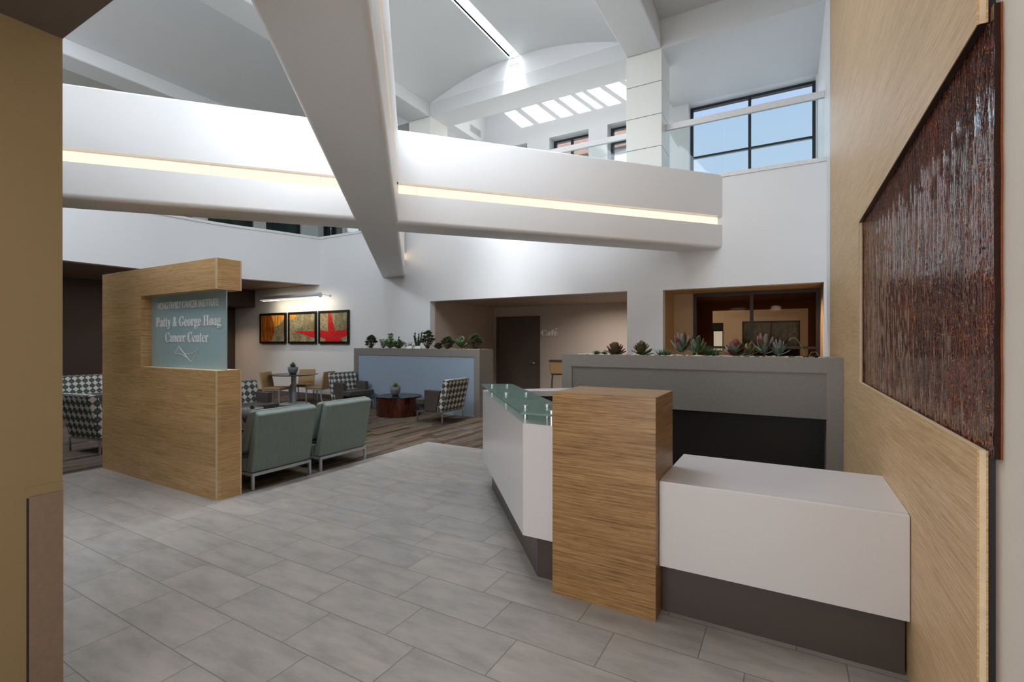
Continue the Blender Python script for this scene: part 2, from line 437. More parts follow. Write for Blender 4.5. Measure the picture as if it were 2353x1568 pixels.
# framed beach photographs
def art(name, kind):
    t = NT(name); t.set(.35, 0, .3)
    sx = t.n.new('ShaderNodeSeparateXYZ'); t.k(t.tc.outputs['Generated'], sx.inputs[0]); u, v = sx.outputs[0], sx.outputs[2]
    vo = t.n.new('ShaderNodeTexVoronoi'); t.k(t.tc.outputs['Object'], vo.inputs['Vector']); vo.inputs['Scale'].default_value = 95
    sand = t.ramp(vo.outputs['Color'], [(.1, hexc('3d3420')), (.4, hexc('8a7a52')), (.6, hexc('b8ac84')), (.9, hexc('d8d2b4'))])
    dk = t.noise(t.tc.outputs['Object'], 3, 2)
    sand = t.mix(t.ramp(dk, [(.4, (0,0,0,1)), (.65, (.6,.6,.6,1))]), sand, hexc('4a4128'))
    def ell(cx, cy, rx, ry, rot=0):
        a = t.math('SUBTRACT', u, cx); b = t.math('SUBTRACT', v, cy)
        c, s = math.cos(rot), math.sin(rot)
        p = t.math('DIVIDE', t.math('ADD', t.math('MULTIPLY', a, c), t.math('MULTIPLY', b, s)), rx)
        q = t.math('DIVIDE', t.math('SUBTRACT', t.math('MULTIPLY', b, c), t.math('MULTIPLY', a, s)), ry)
        r = t.math('SQRT', t.math('ADD', t.math('MULTIPLY', p, p), t.math('MULTIPLY', q, q)))
        return t.ramp(r, [(.96, (1,1,1,1)), (1.0, (0,0,0,1))]), p, r
    def arm(p0, p1, w0, w1):
        """tapered stroke mask"""
        dx, dy = p1[0]-p0[0], p1[1]-p0[1]; L2 = dx*dx+dy*dy
        a = t.math('SUBTRACT', u, p0[0]); b = t.math('SUBTRACT', v, p0[1])
        h = t.math('DIVIDE', t.math('ADD', t.math('MULTIPLY', a, dx), t.math('MULTIPLY', b, dy)), L2)
        n_ = t.n.new('ShaderNodeClamp'); t.k(h, n_.inputs[0]); h = n_.outputs[0]
        ex = t.math('SUBTRACT', a, t.math('MULTIPLY', h, dx)); ey = t.math('SUBTRACT', b, t.math('MULTIPLY', h, dy))
        d = t.math('SQRT', t.math('ADD', t.math('MULTIPLY', ex, ex), t.math('MULTIPLY', ey, ey)))
        w = t.math('ADD', w0, t.math('MULTIPLY', h, w1-w0))
        return t.math('LESS_THAN', d, w)
    col = sand
    stripe = t.noise(t.mapping(t.tc.outputs['Object'], (26, 26, 3), rot=(0, .35, 0)), 1.0, 2)
    shell_d = t.ramp(stripe, [(.35, hexc('7a3410')), (.6, hexc('c0702c'))])
    shell_l = t.ramp(stripe, [(.35, hexc('c86414')), (.6, hexc('f0b04c'))])
    red = t.ramp(t.noise(t.tc.outputs['Object'], 70, 2), [(.4, hexc('b81a1c')), (.62, hexc('dd2f30')), (.72, hexc('f09090'))])
    if kind == 0:
        m, p, r = ell(.70, .98, .30, .46, -.5); col = t.mix(m, col, shell_l)
        m, p, r = ell(.16, .55, .42, .62, .12); col = t.mix(m, col, shell_d)
    elif kind == 1:
        m, p, r = ell(.05, 1.0, .24, .20, .3); col = t.mix(m, col, shell_l)
        m = arm((1.05, .24), (.20, .37), .13, .01); col = t.mix(m, col, red)
    else:
        for q in (((.45, .2), (.34, 1.05), .15, .04), ((.45, .18), (-.1, .30), .16, .11), ((.45, .18), (1.08, .33), .16, .10), ((.45, .1), (.2, -.15), .18, .12), ((.45, .1), (.85, -.15), .18, .12)):
            col = t.mix(arm(*q), col, red)
    t.k(col, t.p.inputs['Base Color'])
    M[name] = t.m
art('shell_print', 0); art('starfish_tip_print', 1); art('starfish_print', 2)

def glass(name, tint, refl=.08, diffuse=None, dfac=0.0, rough=.02):
    t = NT(name); t.n.remove(t.p)
    tr = t.n.new('ShaderNodeBsdfTransparent'); tr.inputs[0].default_value = tint
    gl = t.n.new('ShaderNodeBsdfGlossy'); gl.inputs['Roughness'].default_value = rough
    lw = t.n.new('ShaderNodeFresnel'); lw.inputs[0].default_value = 1.5
    cur = tr.outputs[0]
    if diffuse:
        df = t.n.new('ShaderNodeBsdfDiffuse'); df.inputs[0].default_value = diffuse
        tl = t.n.new('ShaderNodeBsdfTranslucent'); tl.inputs[0].default_value = diffuse
        m0 = t.n.new('ShaderNodeMixShader'); m0.inputs[0].default_value = .2; t.k(df.outputs[0], m0.inputs[1]); t.k(tl.outputs[0], m0.inputs[2])
        mx = t.n.new('ShaderNodeMixShader'); mx.inputs[0].default_value = dfac
        t.k(cur, mx.inputs[1]); t.k(m0.outputs[0], mx.inputs[2]); cur = mx.outputs[0]
    m2 = t.n.new('ShaderNodeMixShader'); t.k(t.math('MULTIPLY', lw.outputs[0], refl/.04), m2.inputs[0])
    t.k(cur, m2.inputs[1]); t.k(gl.outputs[0], m2.inputs[2]); t.k(m2.outputs[0], t.out.inputs[0])
    M[name] = t.m
glass('clear_glass', (.94, .975, .965, 1), .012)
glass('green_glass', (.76, .90, .85, 1), .035, hexc('b4d6ca'), .42)
glass('window_glass', (.95, .97, 1, 1), .03)
glass('bronze_glass', (.82, .70, .56, 1), .002)
glass('teal_glass', (.16, .24, .24, 1), .03, hexc('2f3f3f'), .6)
glass('frosted_teal_glass', (.5, .65, .66, 1), .05, hexc('bddbe0'), .96, .08)
glass('glass_block_glass', (.75, .85, .83, 1), .08, hexc('b9cbc8'), .5)

def emis(name, col, st):
    t = NT(name); t.n.remove(t.p); e = t.n.new('ShaderNodeEmission'); e.inputs[0].default_value = col; e.inputs[1].default_value = st
    t.k(e.outputs[0], t.out.inputs[0]); M[name] = t.m
emis('tube_glow', (1, .79, .58, 1), .98)
emis('lamp_tube_glow', (1, .84, .62, 1), 4)

def leafmat(name, base, tip, edge=.62, rough=.45):
    t = NT(name); t.set(rough, 0, .4)
    a = t.n.new('ShaderNodeAttribute'); a.attribute_name = 't'
    n_ = t.noise(t.tc.outputs['Object'], 25, 2)
    f = t.math('ADD', a.outputs['Fac'], t.math('MULTIPLY', t.math('SUBTRACT', n_, .5), .9))
    t.k(t.ramp(f, [(edge-.3, base), (edge+.3, tip)]), t.p.inputs['Base Color']); M[name] = t.m
leafmat('leaf_aeonium', hexc('5f7d3f'), hexc('3d2a38'), .55)
leafmat('leaf_aeonium_green', hexc('5a7a3c'), hexc('3b4f2c'), .6)
leafmat('leaf_jade', hexc('628548'), hexc('a0b98a'), .8)
leafmat('leaf_cactus', hexc('3b4c2b'), hexc('33291f'), .6)
leafmat('leaf_silver', hexc('93a38c'), hexc('b8bcae'), .7)
leafmat('leaf_paddle_red', hexc('6f7c50'), hexc('6b3c35'), .62)
leafmat('leaf_paddle_rust', hexc('6d7050'), hexc('7d4336'), .5)
leafmat('leaf_blue', hexc('7f9a86'), hexc('7d6470'), .85)
leafmat('leaf_agave', hexc('35553a'), hexc('5a7f57'), .6)
leafmat('leaf_dark', hexc('262b1c'), hexc('33281f'), .5)
leafmat('leaf_lime', hexc('66803c'), hexc('8a9a4c'), .6)
t = NT('pebble_stone'); t.set(.6, 0, .4)
a = t.n.new('ShaderNodeAttribute'); a.attribute_name = 't'
t.k(t.ramp(a.outputs['Fac'], [(0, hexc('6d5f50')), (.3, hexc('a8937a')), (.6, hexc('c9b8a2')), (1, hexc('e6ddd0'))]), t.p.inputs['Base Color'])
M['pebble_stone'] = t.m

# ------------------------------------------------------------------ room shell
YF = 8.6                                                            # far wall plane
m = MB()                                                            # tiled floor: hall arm + left arm
m.box(-4.65, .51, -1.5, 5.63, -.12, 0); m.box(-7.05, -4.65, -1.5, 2.56, -.12, 0)
fl = struct(m.build('floor', M['floor_tile']), 'grey porcelain tile floor laid in thirds')
m = MB()
m.box(-14.6, -7.05, -1.5, 2.56, -.12, 0); m.box(-14.6, -4.65, 2.56, 5.63, -.12, 0); m.box(-14.6, .51, 5.63, 11.4, -.12, 0)
struct(m.build('floor', M['carpet_planks']), 'brown and grey streaked carpet plank floor of the lounge')

def wall_y(name, mat, x0, x1, z0, z1, y0, y1, holes=(), label=None):
    xs = sorted({x0, x1, *[h[0] for h in holes], *[h[1] for h in holes]}); zs = sorted({z0, z1, *[h[2] for h in holes], *[h[3] for h in holes]})
    m = MB()
    for i in range(len(xs)-1):
        for j in range(len(zs)-1):
            cx, cz = (xs[i]+xs[i+1])/2, (zs[j]+zs[j+1])/2
            if any(h[0] < cx < h[1] and h[2] < cz < h[3] for h in holes): continue
            m.box(xs[i], xs[i+1], y0, y1, zs[j], zs[j+1])
    return struct(m.build(name, mat), label)
wall_y('wall_far', M['white_paint'], -14.6, .51, 0, 4.19, YF, YF+.18,
       [(-7.05, -2.52, 0, 2.40), (-1.89, .466, .45, 2.385)], 'tall white wall with a cafe opening and a window alcove')
bx_ = struct(bx('trim_1', M['rail_enamel'], -10.77, .51, YF-.02, YF+.5, 4.19, 4.25), 'white ledge cap along the upper gallery edge')
struct(bx('floor', M['ceiling_paint'], -14.6, .51, YF+.18, 11.4, 3.9, 4.19), 'upper gallery floor slab')
struct(bx('wall_right', M['beige_paint'], .51, .71, -1.7, 11.6, -.12, 8.3), 'right side wall')
struct(bx('wall_left', M['brown_paint'], -14.8, -14.6, -1.5, 8.78, -.12, 2.99), 'dark brown lounge wall at far left')
struct(bx('wall_near', M['beige_paint'], -14.8, .71, -1.7, -1.5, -.12, 8.3), 'wall behind the photographer')
m = MB(); m.box(-14.6, -13.6, 6.6, 8.6, 2.49, 2.985)
struct(m.build('ceiling', M['brown_paint']), 'dropped brown bulkhead over the back of the lounge')
# entrance soffit and the wall end at the left
struct(bx('ceiling', plain('entry_soffit_paint', hexc('54483d'), .7), -14.6, .51, -1.5, .776, 2.69, 2.99), 'brown entrance soffit above the viewer')
struct(bx('wall_entry', M['white_paint'], -14.6, .51, .60, .776, 2.99, 4.22), 'gallery upstand above the entrance soffit')
m = MB(); m.box(-3.3, -2.48, -1.5, .776, 0, 2.69)
struct(m.build('wall_entry', M['tan_paint']), 'tan wall end at the left edge')
m = MB(); m.box(-2.482, -2.472, .679, .776, 0, .912)
pan = struct(m.build('trim_2', plain('guard_paint', hexc('7a6755'), .5)), 'taupe guard panel on the tan wall end')
m = MB(); m.box(-2.4815, -2.4795, .672, .68, 0, .908)
m.build('shadow_gap', M['dark_laminate'], pan)
m = MB(); m.box(-2.482, -2.478, .672, .777, .912, .95)
m.build('top_strip', M['tan_paint'], pan)

# left gallery fascia: straight, a soft bend, then running into the far wall
def bend(off=0.0):
    pts = [(-11.6, .776), (-11.6, 5.2)]
    for k in range(1, 9):
        a = k/8; p0, p1, p2 = (-11.6, 5.2), (-11.6, 6.25), (-11.17, 7.3)
        pts.append(tuple((1-a)**2*p0[i]+2*a*(1-a)*p1[i]+a*a*p2[i] for i in (0, 1)))
    pts.append((-10.77, YF))
    return [(p[0]+off, p[1]) for p in pts]
o1 = bend(); o2 = bend(-.2)
m = MB(); m.prism(o1+list(reversed(o2)), 2.99, 4.19, smooth=False)
struct(soft(m.build('wall_gallery', M['white_paint'])), 'curved white gallery fascia above the lounge')
m = MB(); m.prism(bend(.02)+list(reversed(bend(-.25))), 4.19, 4.25)
struct(m.build('trim_3', M['rail_enamel']), 'white ledge cap of the curved gallery')
m = MB(); m.prism(bend(-.2)+[(-14.6, YF), (-14.6, .776)], 2.99, 3.2)
struct(m.build('ceiling', M['soffit_paint']), 'lounge soffit under the curved gallery')
# upper galleries: walls, windows, ceilings
ZC = 6.655
wall_y('wall_upper_left', M['column_paint'], -2.0, 11.4, 4.0, 8.3, 0, .2,
       [(-.8, .9, 4.6, 6.3), (1.3, 3.1, 4.6, 6.3), (3.5, 5.3, 4.6, 6.3), (5.7, 7.4, 4.6, 6.3), (7.8, 9.2, 4.6, 6.3), (9.6, 10.9, 4.6, 6.3)], 'left gallery wall with dark windows')
wl_ = bpy.data.objects['wall_upper_left']; wl_.rotation_euler = (0, 0, PI/2); wl_.location = (-14.6, 0, 0)
for i, (a, b) in enumerate(((-.8, .9), (1.3, 3.1), (3.5, 5.3), (5.7, 7.4), (7.8, 9.2), (9.6, 10.9))):
    fr = MB(); fr.box(-14.78, -14.66, a, b, 4.6, 4.66); fr.box(-14.78, -14.66, a, b, 6.24, 6.3)
    fr.box(-14.78, -14.66, a, a+.06, 4.66, 6.24); fr.box(-14.78, -14.66, b-.06, b, 4.66, 6.24)
    w = struct(fr.build('window_%d' % (i+30), M['dark_window_frame']), 'dark left gallery window')
    bx('pane', M['teal_glass'], -14.73, -14.72, a+.06, b-.06, 4.66, 6.24, w)
WIN = [(-6.95, -5.84), (-5.21, -4.17), (-3.70, -2.75), (-1.88, .474)]
WINL = [(-13.9, -12.7), (-12.2, -11.0), (-10.5, -9.4), (-8.95, -7.9)]
wall_y('wall_upper_far', M['white_paint'], -14.6, .51, 4.19, 8.0, 11.02, 11.40,
       [(a, b, 4.62, 6.61 if b < 0 else 6.66) for a, b in WIN]+[(a, b, 4.62, 6.3) for a, b in WINL], 'white outer wall of the far gallery')
def win_y(n, x0, x1, z0, z1, y, mull, bars, glassm, frame=None, fw=.055, label=''):
    fr = MB(); fr.box(x0, x1, y-.05, y+.05, z0, z0+fw); fr.box(x0, x1, y-.05, y+.05, z1-fw, z1)
    fr.box(x0, x0+fw, y-.05, y+.05, z0+fw, z1-fw); fr.box(x1-fw, x1, y-.05, y+.05, z0+fw, z1-fw)
    w = struct(fr.build('window_%d' % n, frame or M['dark_window_frame']), label)
    if mull or bars:
        b = MB()
        for q in mull: b.box(q-.028, q+.028, y-.035, y+.035, z0+fw, z1-fw)
        for q in bars: b.box(x0+fw, x1-fw, y-.034, y+.034, q-.022, q+.022)
        b.build('mullion', frame or M['dark_window_frame'], w)
    bx('pane', glassm, x0+fw, x1-fw, y-.006, y+.006, z0+fw, z1-fw, w)
    return w
win_y(1, -1.88, .474, 4.62, 6.66, 11.34, [-.70], [5.56], M['window_glass'], label='wide gallery window showing blue sky')
win_y(2, -6.95, -5.84, 4.62, 6.61, 11.34, [-6.4], [5.9], M['window_glass'], label='left one of the middle gallery windows')
win_y(3, -5.21, -4.17, 4.62, 6.61, 11.34, [-4.72], [6.05], M['window_glass'], label='middle gallery window behind the handrail')
win_y(4, -3.70, -2.75, 4.62, 6.61, 11.34, [], [5.6, 6.25], M['window_glass'], label='gallery window beside the jointed column')
for i, (a, b) in enumerate(WINL):
    win_y(10+i, a, b, 4.62, 6.3, 11.3, [(a+b)/2], [], M['teal_glass'], label='dark teal window of the left gallery end')
struct(bx('wall_upper_right', M['white_paint'], .50, .512, 7.38, 11.02, 0.0, 7.2), 'white return of the right wall beyond the wood cladding')
# perimeter beam and lunette above the columns
struct(bx('trim_4', M['ceiling_paint'], -11.93, .50, 8.7, 9.35, ZC, 6.95), 'white roof beam across the far columns')
struct(bx('ceiling', M['ceiling_paint'], -2.2, .50, 9.35, 11.02, ZC, 6.80), 'flat grey ceiling of the right gallery end')
struct(bx('ceiling', M['ceiling_paint'], -14.6, -7.45, 9.35, 11.02, ZC, 6.80), 'flat ceiling of the left gallery end')
struct(bx('trim_5', M['ceiling_paint'], -2.2, .50, 8.7, 8.8, 6.95, 7.5), 'beam face above the right gallery opening')
struct(bx('ceiling', plain('bay_ceiling_paint', (.58, .57, .55, 1), .7), -1.95, .50, -1.5, 8.7, 7.16, 7.25), 'flat ceiling of the right bay')
for a, b, lab in ((-2.564, -1.934, 'right'), (-7.76, -7.13, 'left'), (-11.93, -11.3, 'outer left')):
    o = MB(); o.box(a, b, -1.5, 8.7, ZC+.002, 6.97)
    struct(o.build('trim_6', M['ceiling_paint'], bevel=.03), lab+' roof beam running towards the viewer')
    struct(bx('trim_7', M['ceiling_paint'], a+.02, b-.02, -1.5, 8.7, 6.97, 8.2), lab+' roof beam upstand')
def vault(x0, x1, zs, rise, label, slot=None, y0=-1.5, y1=8.7):
    N = 32; prof = []
    w = (x1-x0)/2; R = (w*w+rise*rise)/(2*rise); cx = (x0+x1)/2
    xs = [x0+(x1-x0)*i/N for i in range(N+1)]
    def z(x): return zs+rise-R+math.sqrt(R*R-(x-cx)**2)
    segs = [[x for x in xs]] if not slot else [[x for x in xs if x < slot[0]-.02]+[slot[0]], [slot[1]]+[x for x in xs if x > slot[1]+.02]]
    for sg in segs:
        m = MB()
        vs = []; fs = []
        for x in sg: vs += [(x, y0, z(x)), (x, y1, z(x)), (x, y1, z(x)+.08), (x, y0, z(x)+.08)]
        for i in range(len(sg)-1):
            a, b = i*4, i*4+4
            for k in range(4):
                j = (k+1) % 4; fs.append((a+k, a+j, b+j, b+k))
        fs.append((0, 1, 2, 3)); n_ = (len(sg)-1)*4; fs.append((n_+3, n_+2, n_+1, n_))
        m.add(vs, fs, smooth=False)
        struct(soft(m.build('ceiling', M['ceiling_paint'])), label)
    # lunette wall under the arc
    m = MB()
    vs = [(x, 6.95) for x in xs]
    pts = [(x, 6.952) for x in (x0-.05, x1+.05)]+[(x, z(x)+.06) for x in reversed(xs)]
    if not slot: m.prism(pts, y1, y1+.08, 'y')
    else:
        l_ = [(x0-.05, 6.952), (slot[0], 6.952), (slot[0], z(slot[0])+.06)]+[(x, z(x)+.06) for x in reversed(xs) if x < slot[0]-.02]
        r_ = [(slot[1], 6.952), (x1+.05, 6.952)]+[(x, z(x)+.06) for x in reversed(xs) if x > slot[1]+.02]+[(slot[1], z(slot[1])+.06)]
        m.prism(l_, y1, y1+.08, 'y'); m.prism(r_, y1, y1+.08, 'y'); m.box(slot[0], slot[1], y1, y1+.08, 6.952, 7.2)
    struct(m.build('wall_lunette', M['white_paint']), 'arched wall filling the end of the vault')
SLOT = (-5.03, -4.78)
vault(-7.13, -2.564, 6.95, .42, 'shallow barrel vault over the hall', SLOT)
vault(-11.3, -7.76, 6.95, .38, 'shallow barrel vault over the left bay')
m = MB(); m.box(SLOT[0]-.06, SLOT[0], -1.5, 8.7, 7.40, 8.3); m.box(SLOT[1], SLOT[1]+.06, -1.5, 8.7, 7.40, 8.3); m.box(SLOT[0], SLOT[1], 8.7, 8.76, 7.5, 8.3)
struct(m.build('ceiling', plain('shaft_white', (.92, .93, .94, 1), .6, bump=0)), 'white shaft of the crown skylight')
gb = empty('glass_block', (0, 0, 0)); tag(gb, 'square of four glass blocks closing the skylight slot on the arched wall', 'glass block')
m = MB()
for i in (0, 1):
    for j in (0, 1):
        x = SLOT[0]+.008+i*.122; z = 7.21+j*.146
        bx('block', M['glass_block_glass'], x, x+.112, 8.70, 8.77, z, z+.134, gb, bevel=.012)
m.box(SLOT[0]+.12, SLOT[0]+.13, 8.71, 8.76, 7.2, 7.5); m.box(SLOT[0], SLOT[1], 8.712, 8.758, 7.344, 7.356)
m.build('mortar_joint', M['white_paint'], gb)
# roof over everything but the middle corridor, which has a barred skylight
m = MB(); m.box(-14.8, .71, -1.7, 9.35, 8.3, 8.4); m.box(-14.8, -7.13, 9.35, 11.4, 8.0, 8.1); m.box(-2.564, .71, 9.35, 11.4, 8.0, 8.1)
struct(m.build('ceiling', M['ceiling_paint']), 'roof deck')
cuts = [(-6.522, -6.094), (-5.946, -5.469), (-5.339, -5.002), (-4.879, -4.544), (-4.43, -4.239), (-4.134, -3.802), (-3.679, -3.32), (-3.2, -2.9)]
SH = .27
m = MB(); m.box(-7.13, -2.564, 9.35, 10.34, 7.7, 7.72); m.box(-7.13, -2.564, 10.86, 11.4, 7.7, 7.72)
px_ = -7.13
for a, b in cuts:
    m.box(px_, a-SH, 10.34, 10.86, 7.7, 7.72); px_ = b-SH
m.box(px_, -2.564, 10.34, 10.86, 7.7, 7.72)
struct(m.build('ceiling', M['ceiling_paint']), 'corridor ceiling with a barred skylight')
struct(bx('wall_header', M['white_paint'], -7.45, -7.13, 9.35, 11.02, 6.80, 8.0), 'header wall at the left of the middle gallery')
struct(bx('wall_header', M['white_paint'], -2.564, -2.2, 9.35, 11.02, 6.80, 8.0), 'header wall at the right of the middle gallery')
v_ = empty('air_vent', (-7.13, 10.55, 7.0)); tag(v_, 'white louvred air vent high on the gallery header wall', 'vent')
m = MB(); m.box(0, .012, -.24, .24, -.07, .11); m.build('frame', M['vent_metal'], v_)
m = MB()
for k in range(6): m.box(.012, .02, -.21, .21, -.05+k*.025, -.04+k*.025)
m.build('louvres', M['vent_metal'], v_)

# square jointed columns
def column(x0, lab):
    m = MB()
    for z0, z1 in ((4.19, 4.37), (4.382, 4.945), (4.957, 5.515), (5.527, 6.09), (6.102, ZC)):
        m.box(x0, x0+.63, 8.8, 9.35, z0, z1) if False else m.box(x0, x0+.63, 8.7, 9.35, z0, z1)
    c = struct(m.build('column', M['column_paint']), lab)
    m = MB(); m.box(x0+.012, x0+.618, 8.712, 9.338, 4.19, ZC); m.build('joint_reveal', M['grey_laminate'], c)
column(-2.564, 'white square column with horizontal joints, right of the arch')
column(-7.76, 'white square column with horizontal joints, left of the arch')
# gallery railings
def railing(x0, x1, label, seams=()):
    r = empty('gallery_railing', (x0, 9.05, 4.25)); tag(r, label, 'railing')
    m = MB(); m.box(0, x1-x0, -.03, .03, 1.08, 1.19); m.build('handrail', M['rail_enamel'], r, bevel=.006)
    xs = [0]+[s_-x0 for s_ in seams]+[x1-x0]
    for a, b in zip(xs, xs[1:]): bx('glass_panel', M['clear_glass'], a+.004, b-.004, -.006, .006, 0, 1.08, r)
railing(-1.934, .50, 'glass gallery railing with white handrail in front of the wide sky window', (-.95,))
railing(-7.13, -2.564, 'glass gallery railing with white handrail between the two columns', (-5.6, -3.5))
r = empty('gallery_railing', (0, 0, 0)); tag(r, 'long curved glass railing with white rail above the lounge', 'railing')
pts = bend(-.12)
m = MB(); m.prism(bend(-.09)+list(reversed(bend(-.15))), 5.33, 5.42); m.build('handrail', M['rail_enamel'], r)
m = MB(); m.prism(bend(-.114)+list(reversed(bend(-.126))), 4.25, 5.33); m.build('glass_panel', M['clear_glass'], r)
railing(-10.9, -7.76, 'glass gallery railing left of the left column')
# buildings outside
tag(bx('neighbouring_building', M['white_paint'], -13, -3.6, 16, 18, 0, 8.0), 'pale building with brick eaves seen through the gallery windows', 'building')
nb = bpy.data.objects['neighbouring_building']; bx('brick_eaves', M['outside_brick'], -13.2, -3.5, 15.8, 18.2, 8.0, 9.6, nb)
tag(bx('dark_building', M['outside_dark'], -32, -13.5, 15, 17, 0, 12), 'dark green-grey building behind the left gallery windows', 'building')

# ------------------------------------------------------------------ crossing light beams
def beam(cx, cy, ang, s0, s1, label, dz=0.0, cut=.0):
    """ang from +Y towards +X; s0..s1 along it. Ends trimmed by extending into walls"""
    w = .27; z0 = 3.02+dz; z1 = 4.235-dz
    r = empty('light_beam', (cx, cy, 0), -ang); r['kind'] = 'structure'; r['label'] = label
    pts = []
    def arc(cx_, cz, rad, a0, a1, n=6):
        return [(cx_+rad*math.cos(math.radians(a0+(a1-a0)*k/n)), cz+rad*math.sin(math.radians(a0+(a1-a0)*k/n))) for k in range(n+1)]
    R = .055; d = .075
    pts += arc(w-R, z0+R, R, -90, 0) + [(w, 3.405), (w-d, 3.405), (w-d, 3.553), (w, 3.553)] + arc(w-.03, z1-.03, .03, 0, 90, 3)
    pts += arc(-w+.03, z1-.03, .03, 90, 180, 3) + [(-w, 3.553), (-w+d, 3.553), (-w+d, 3.405), (-w, 3.405)] + arc(-w+R, z0+R, R, 180, 270)
    m = MB(); m.prism([(x, z) for x, z in reversed(pts)], s0, s1, 'y')
    b = m.build('beam_body', M['beam_paint'], r)
    soft(b)
    for sd in (-1, 1):
        y = s0+.05
        while y < s1-.1:
            e = min(y+1.17, s1-.02)
            if not (y < cut_hi and e > cut_lo):
                x = sd*(w-d); bx('light_tube', M['tube_glow'], min(x, x+sd*.02), max(x, x+sd*.02), y, e, 3.425, 3.533, r)
            else:
                for a, c_ in ((y, min(e, cut_lo)), (max(y, cut_hi), e)):
                    if c_-a > .05:
                        x = sd*(w-d); bx('light_tube', M['tube_glow'], min(x, x+sd*.02), max(x, x+sd*.02), a, c_, 3.425, 3.533, r)
            y = e+.010
    return r
cut_lo, cut_hi = -.25, .25
A = math.radians(41.3)
beam(-4.73, 4.69, A, -9.0, 5.5, 'white beam with glowing slots rising from lower left to the far wall at right')
beam(-4.73, 4.69, -A, -6.2, 5.5, 'white beam with glowing slots crossing overhead towards the far wall at left', .0008)

# ------------------------------------------------------------------ cafe corridor, alcove and the room behind it
struct(bx('wall_cafe_left', M['cafe_paint'], -7.25, -7.05, YF+.18, 11.55, 0, 2.42), 'cafe side wall')
struct(bx('wall_cafe_back', M['cafe_paint'], -7.05, -2.2, 11.35, 11.55, 0, 2.42), 'cafe back wall beside the door')
struct(bx('wall_cafe_right', M['cafe_paint'], -2.35, -2.2, YF+.18, 11.35, 0, 2.42), 'wall between cafe and alcove')
struct(bx('ceiling', M['cafe_paint'], -7.25, -2.2, YF+.18, 11.55, 2.42, 2.6), 'cafe ceiling')
dr = MB(); dr.box(-6.95, -6.89, 11.30, 11.35, 0, 2.16); dr.box(-5.69, -5.63, 11.30, 11.35, 0, 2.16); dr.box(-6.89, -5.69, 11.30, 11.35, 2.10, 2.16)
door = struct(dr.build('door_1', M['door_laminate']), 'brown cafe door frame')
bx('door_leaf', M['door_laminate'], -6.885, -5.695, 11.318, 11.345, .01, 2.095, door)
m = MB(); m.cyl(0, 0, 0, .012, .03, 20); m.tube([(0,0,0),(0,0,.05)], .01); m.tube([(0,0,.05),(-.11,.0,.05)], .009)
h_ = m.build('handle', M['chrome'], door); h_.location = (-5.80, 11.318, .92); h_.rotation_euler = (PI/2, 0, 0)
m = MB(); m.box(-7.05, -6.95, 11.335, 11.35, 0, .1); m.box(-5.63, -2.35, 11.335, 11.35, 0, .1); m.box(-7.05, -7.037, 8.78, 11.335, 0, .1)
struct(m.build('baseboard_cafe', M['baseboard_vinyl']), 'cafe baseboard')
m = MB(); m.box(-14.6, -7.05, YF-.012, YF, 0, .1); m.box(-2.52, .51, YF-.012, YF, 0, .1)
struct(m.build('baseboard_far', M['baseboard_vinyl']), 'taupe baseboard of the far wall')
# alcove
AC = plain('alcove_paint', hexc('b79a74'), .55, nscale=60, namt=.015)
struct(bx('wall_alcove_left', AC, -2.2, -1.89, YF+.18, 9.62, 0, 2.42), 'alcove side wall')
struct(bx('wall_alcove_right', AC, .466, .512, YF+.18, 9.62, 0, 2.42), 'alcove right side wall')
struct(bx('ceiling', AC, -2.2, .51, YF+.18, 9.62, 2.385, 2.5), 'alcove ceiling')
struct(bx('wall_alcove_sill', AC, -1.89, .466, YF+.18, 9.62, 0, .45), 'alcove base')
struct(bx('wall_alcove_back', AC, -1.89, -1.54, 9.54, 9.62, .45, 2.385), 'alcove back wall left of the bronze window')
win_y(5, -1.54, .466, .45, 2.38, 9.58, [-.56], [1.385], M['bronze_glass'], M['bronze_frame'], .06, 'bronze framed window at the back of the alcove')
BP = plain('back_room_paint', hexc('8a6238'), .6, nscale=60, namt=.02)
struct(bx('wall_back_room_left', BP, -2.4, -2.2, 9.62, 12.0, 0, 2.6), 'brown side wall behind the bronze window')
struct(bx('wall_back_room_right', BP, .51, .7, 9.62, 15.2, 0, 2.6), 'brown right wall behind the bronze window')
struct(bx('ceiling', BP, -2.4, .7, 9.62, 12.0, 2.38, 2.6), 'brown ceiling behind the bronze window')
struct(bx('floor', M['carpet_planks'], -4.5, .7, 11.4, 15.2, -.12, 0), 'floor of the room behind')
wall_y('wall_partition', BP, -2.4, .51, 0, 2.5, 12.0, 12.15, [(-1.53, .37, .3, 2.2)], 'brown partition with a wide opening')
struct(bx('wall_far_room_left', M['beige_paint'], -4.6, -4.5, 12.15, 15.2, 0, 3), 'side wall of the cream room')
struct(bx('wall_far_room_front', M['beige_paint'], -4.6, -2.4, 12.0, 12.15, 0, 3), 'front wall of the cream room')
struct(bx('ceiling', M['beige_paint'], -4.6, .7, 12.15, 15.2, 2.7, 2.9), 'ceiling of the cream room')
wall_y('wall_far_room', M['beige_paint'], -4.5, .51, 0, 2.7, 15.0, 15.2, [(-1.91, -1.605, 1.2, 2.02), (-1.12, .28, .9, 2.05)], 'cream wall with two windows')
win_y(20, -1.91, -1.605, 1.2, 2.02, 15.1, [], [], M['window_glass'], M['bronze_frame'], .03, 'small bright window of the cream room')
win_y(21, -1.12, .28, .9, 2.05, 15.1, [-.88, -.40], [], M['bronze_glass'], M['bronze_frame'], .05, 'window on dark shrubs in the cream room')
tag(bx('window_blind', M['shade_fabric'], -1.905, -1.61, 15.02, 15.03, 1.78, 2.02), 'dark roller blind half down in the small far window behind the alcove', 'blind')
area('back_room_lamp', (-1.95, 10.4, 2.30), (.4, .1, -1), .8, .4, 6, (1, .68, .38), 110)
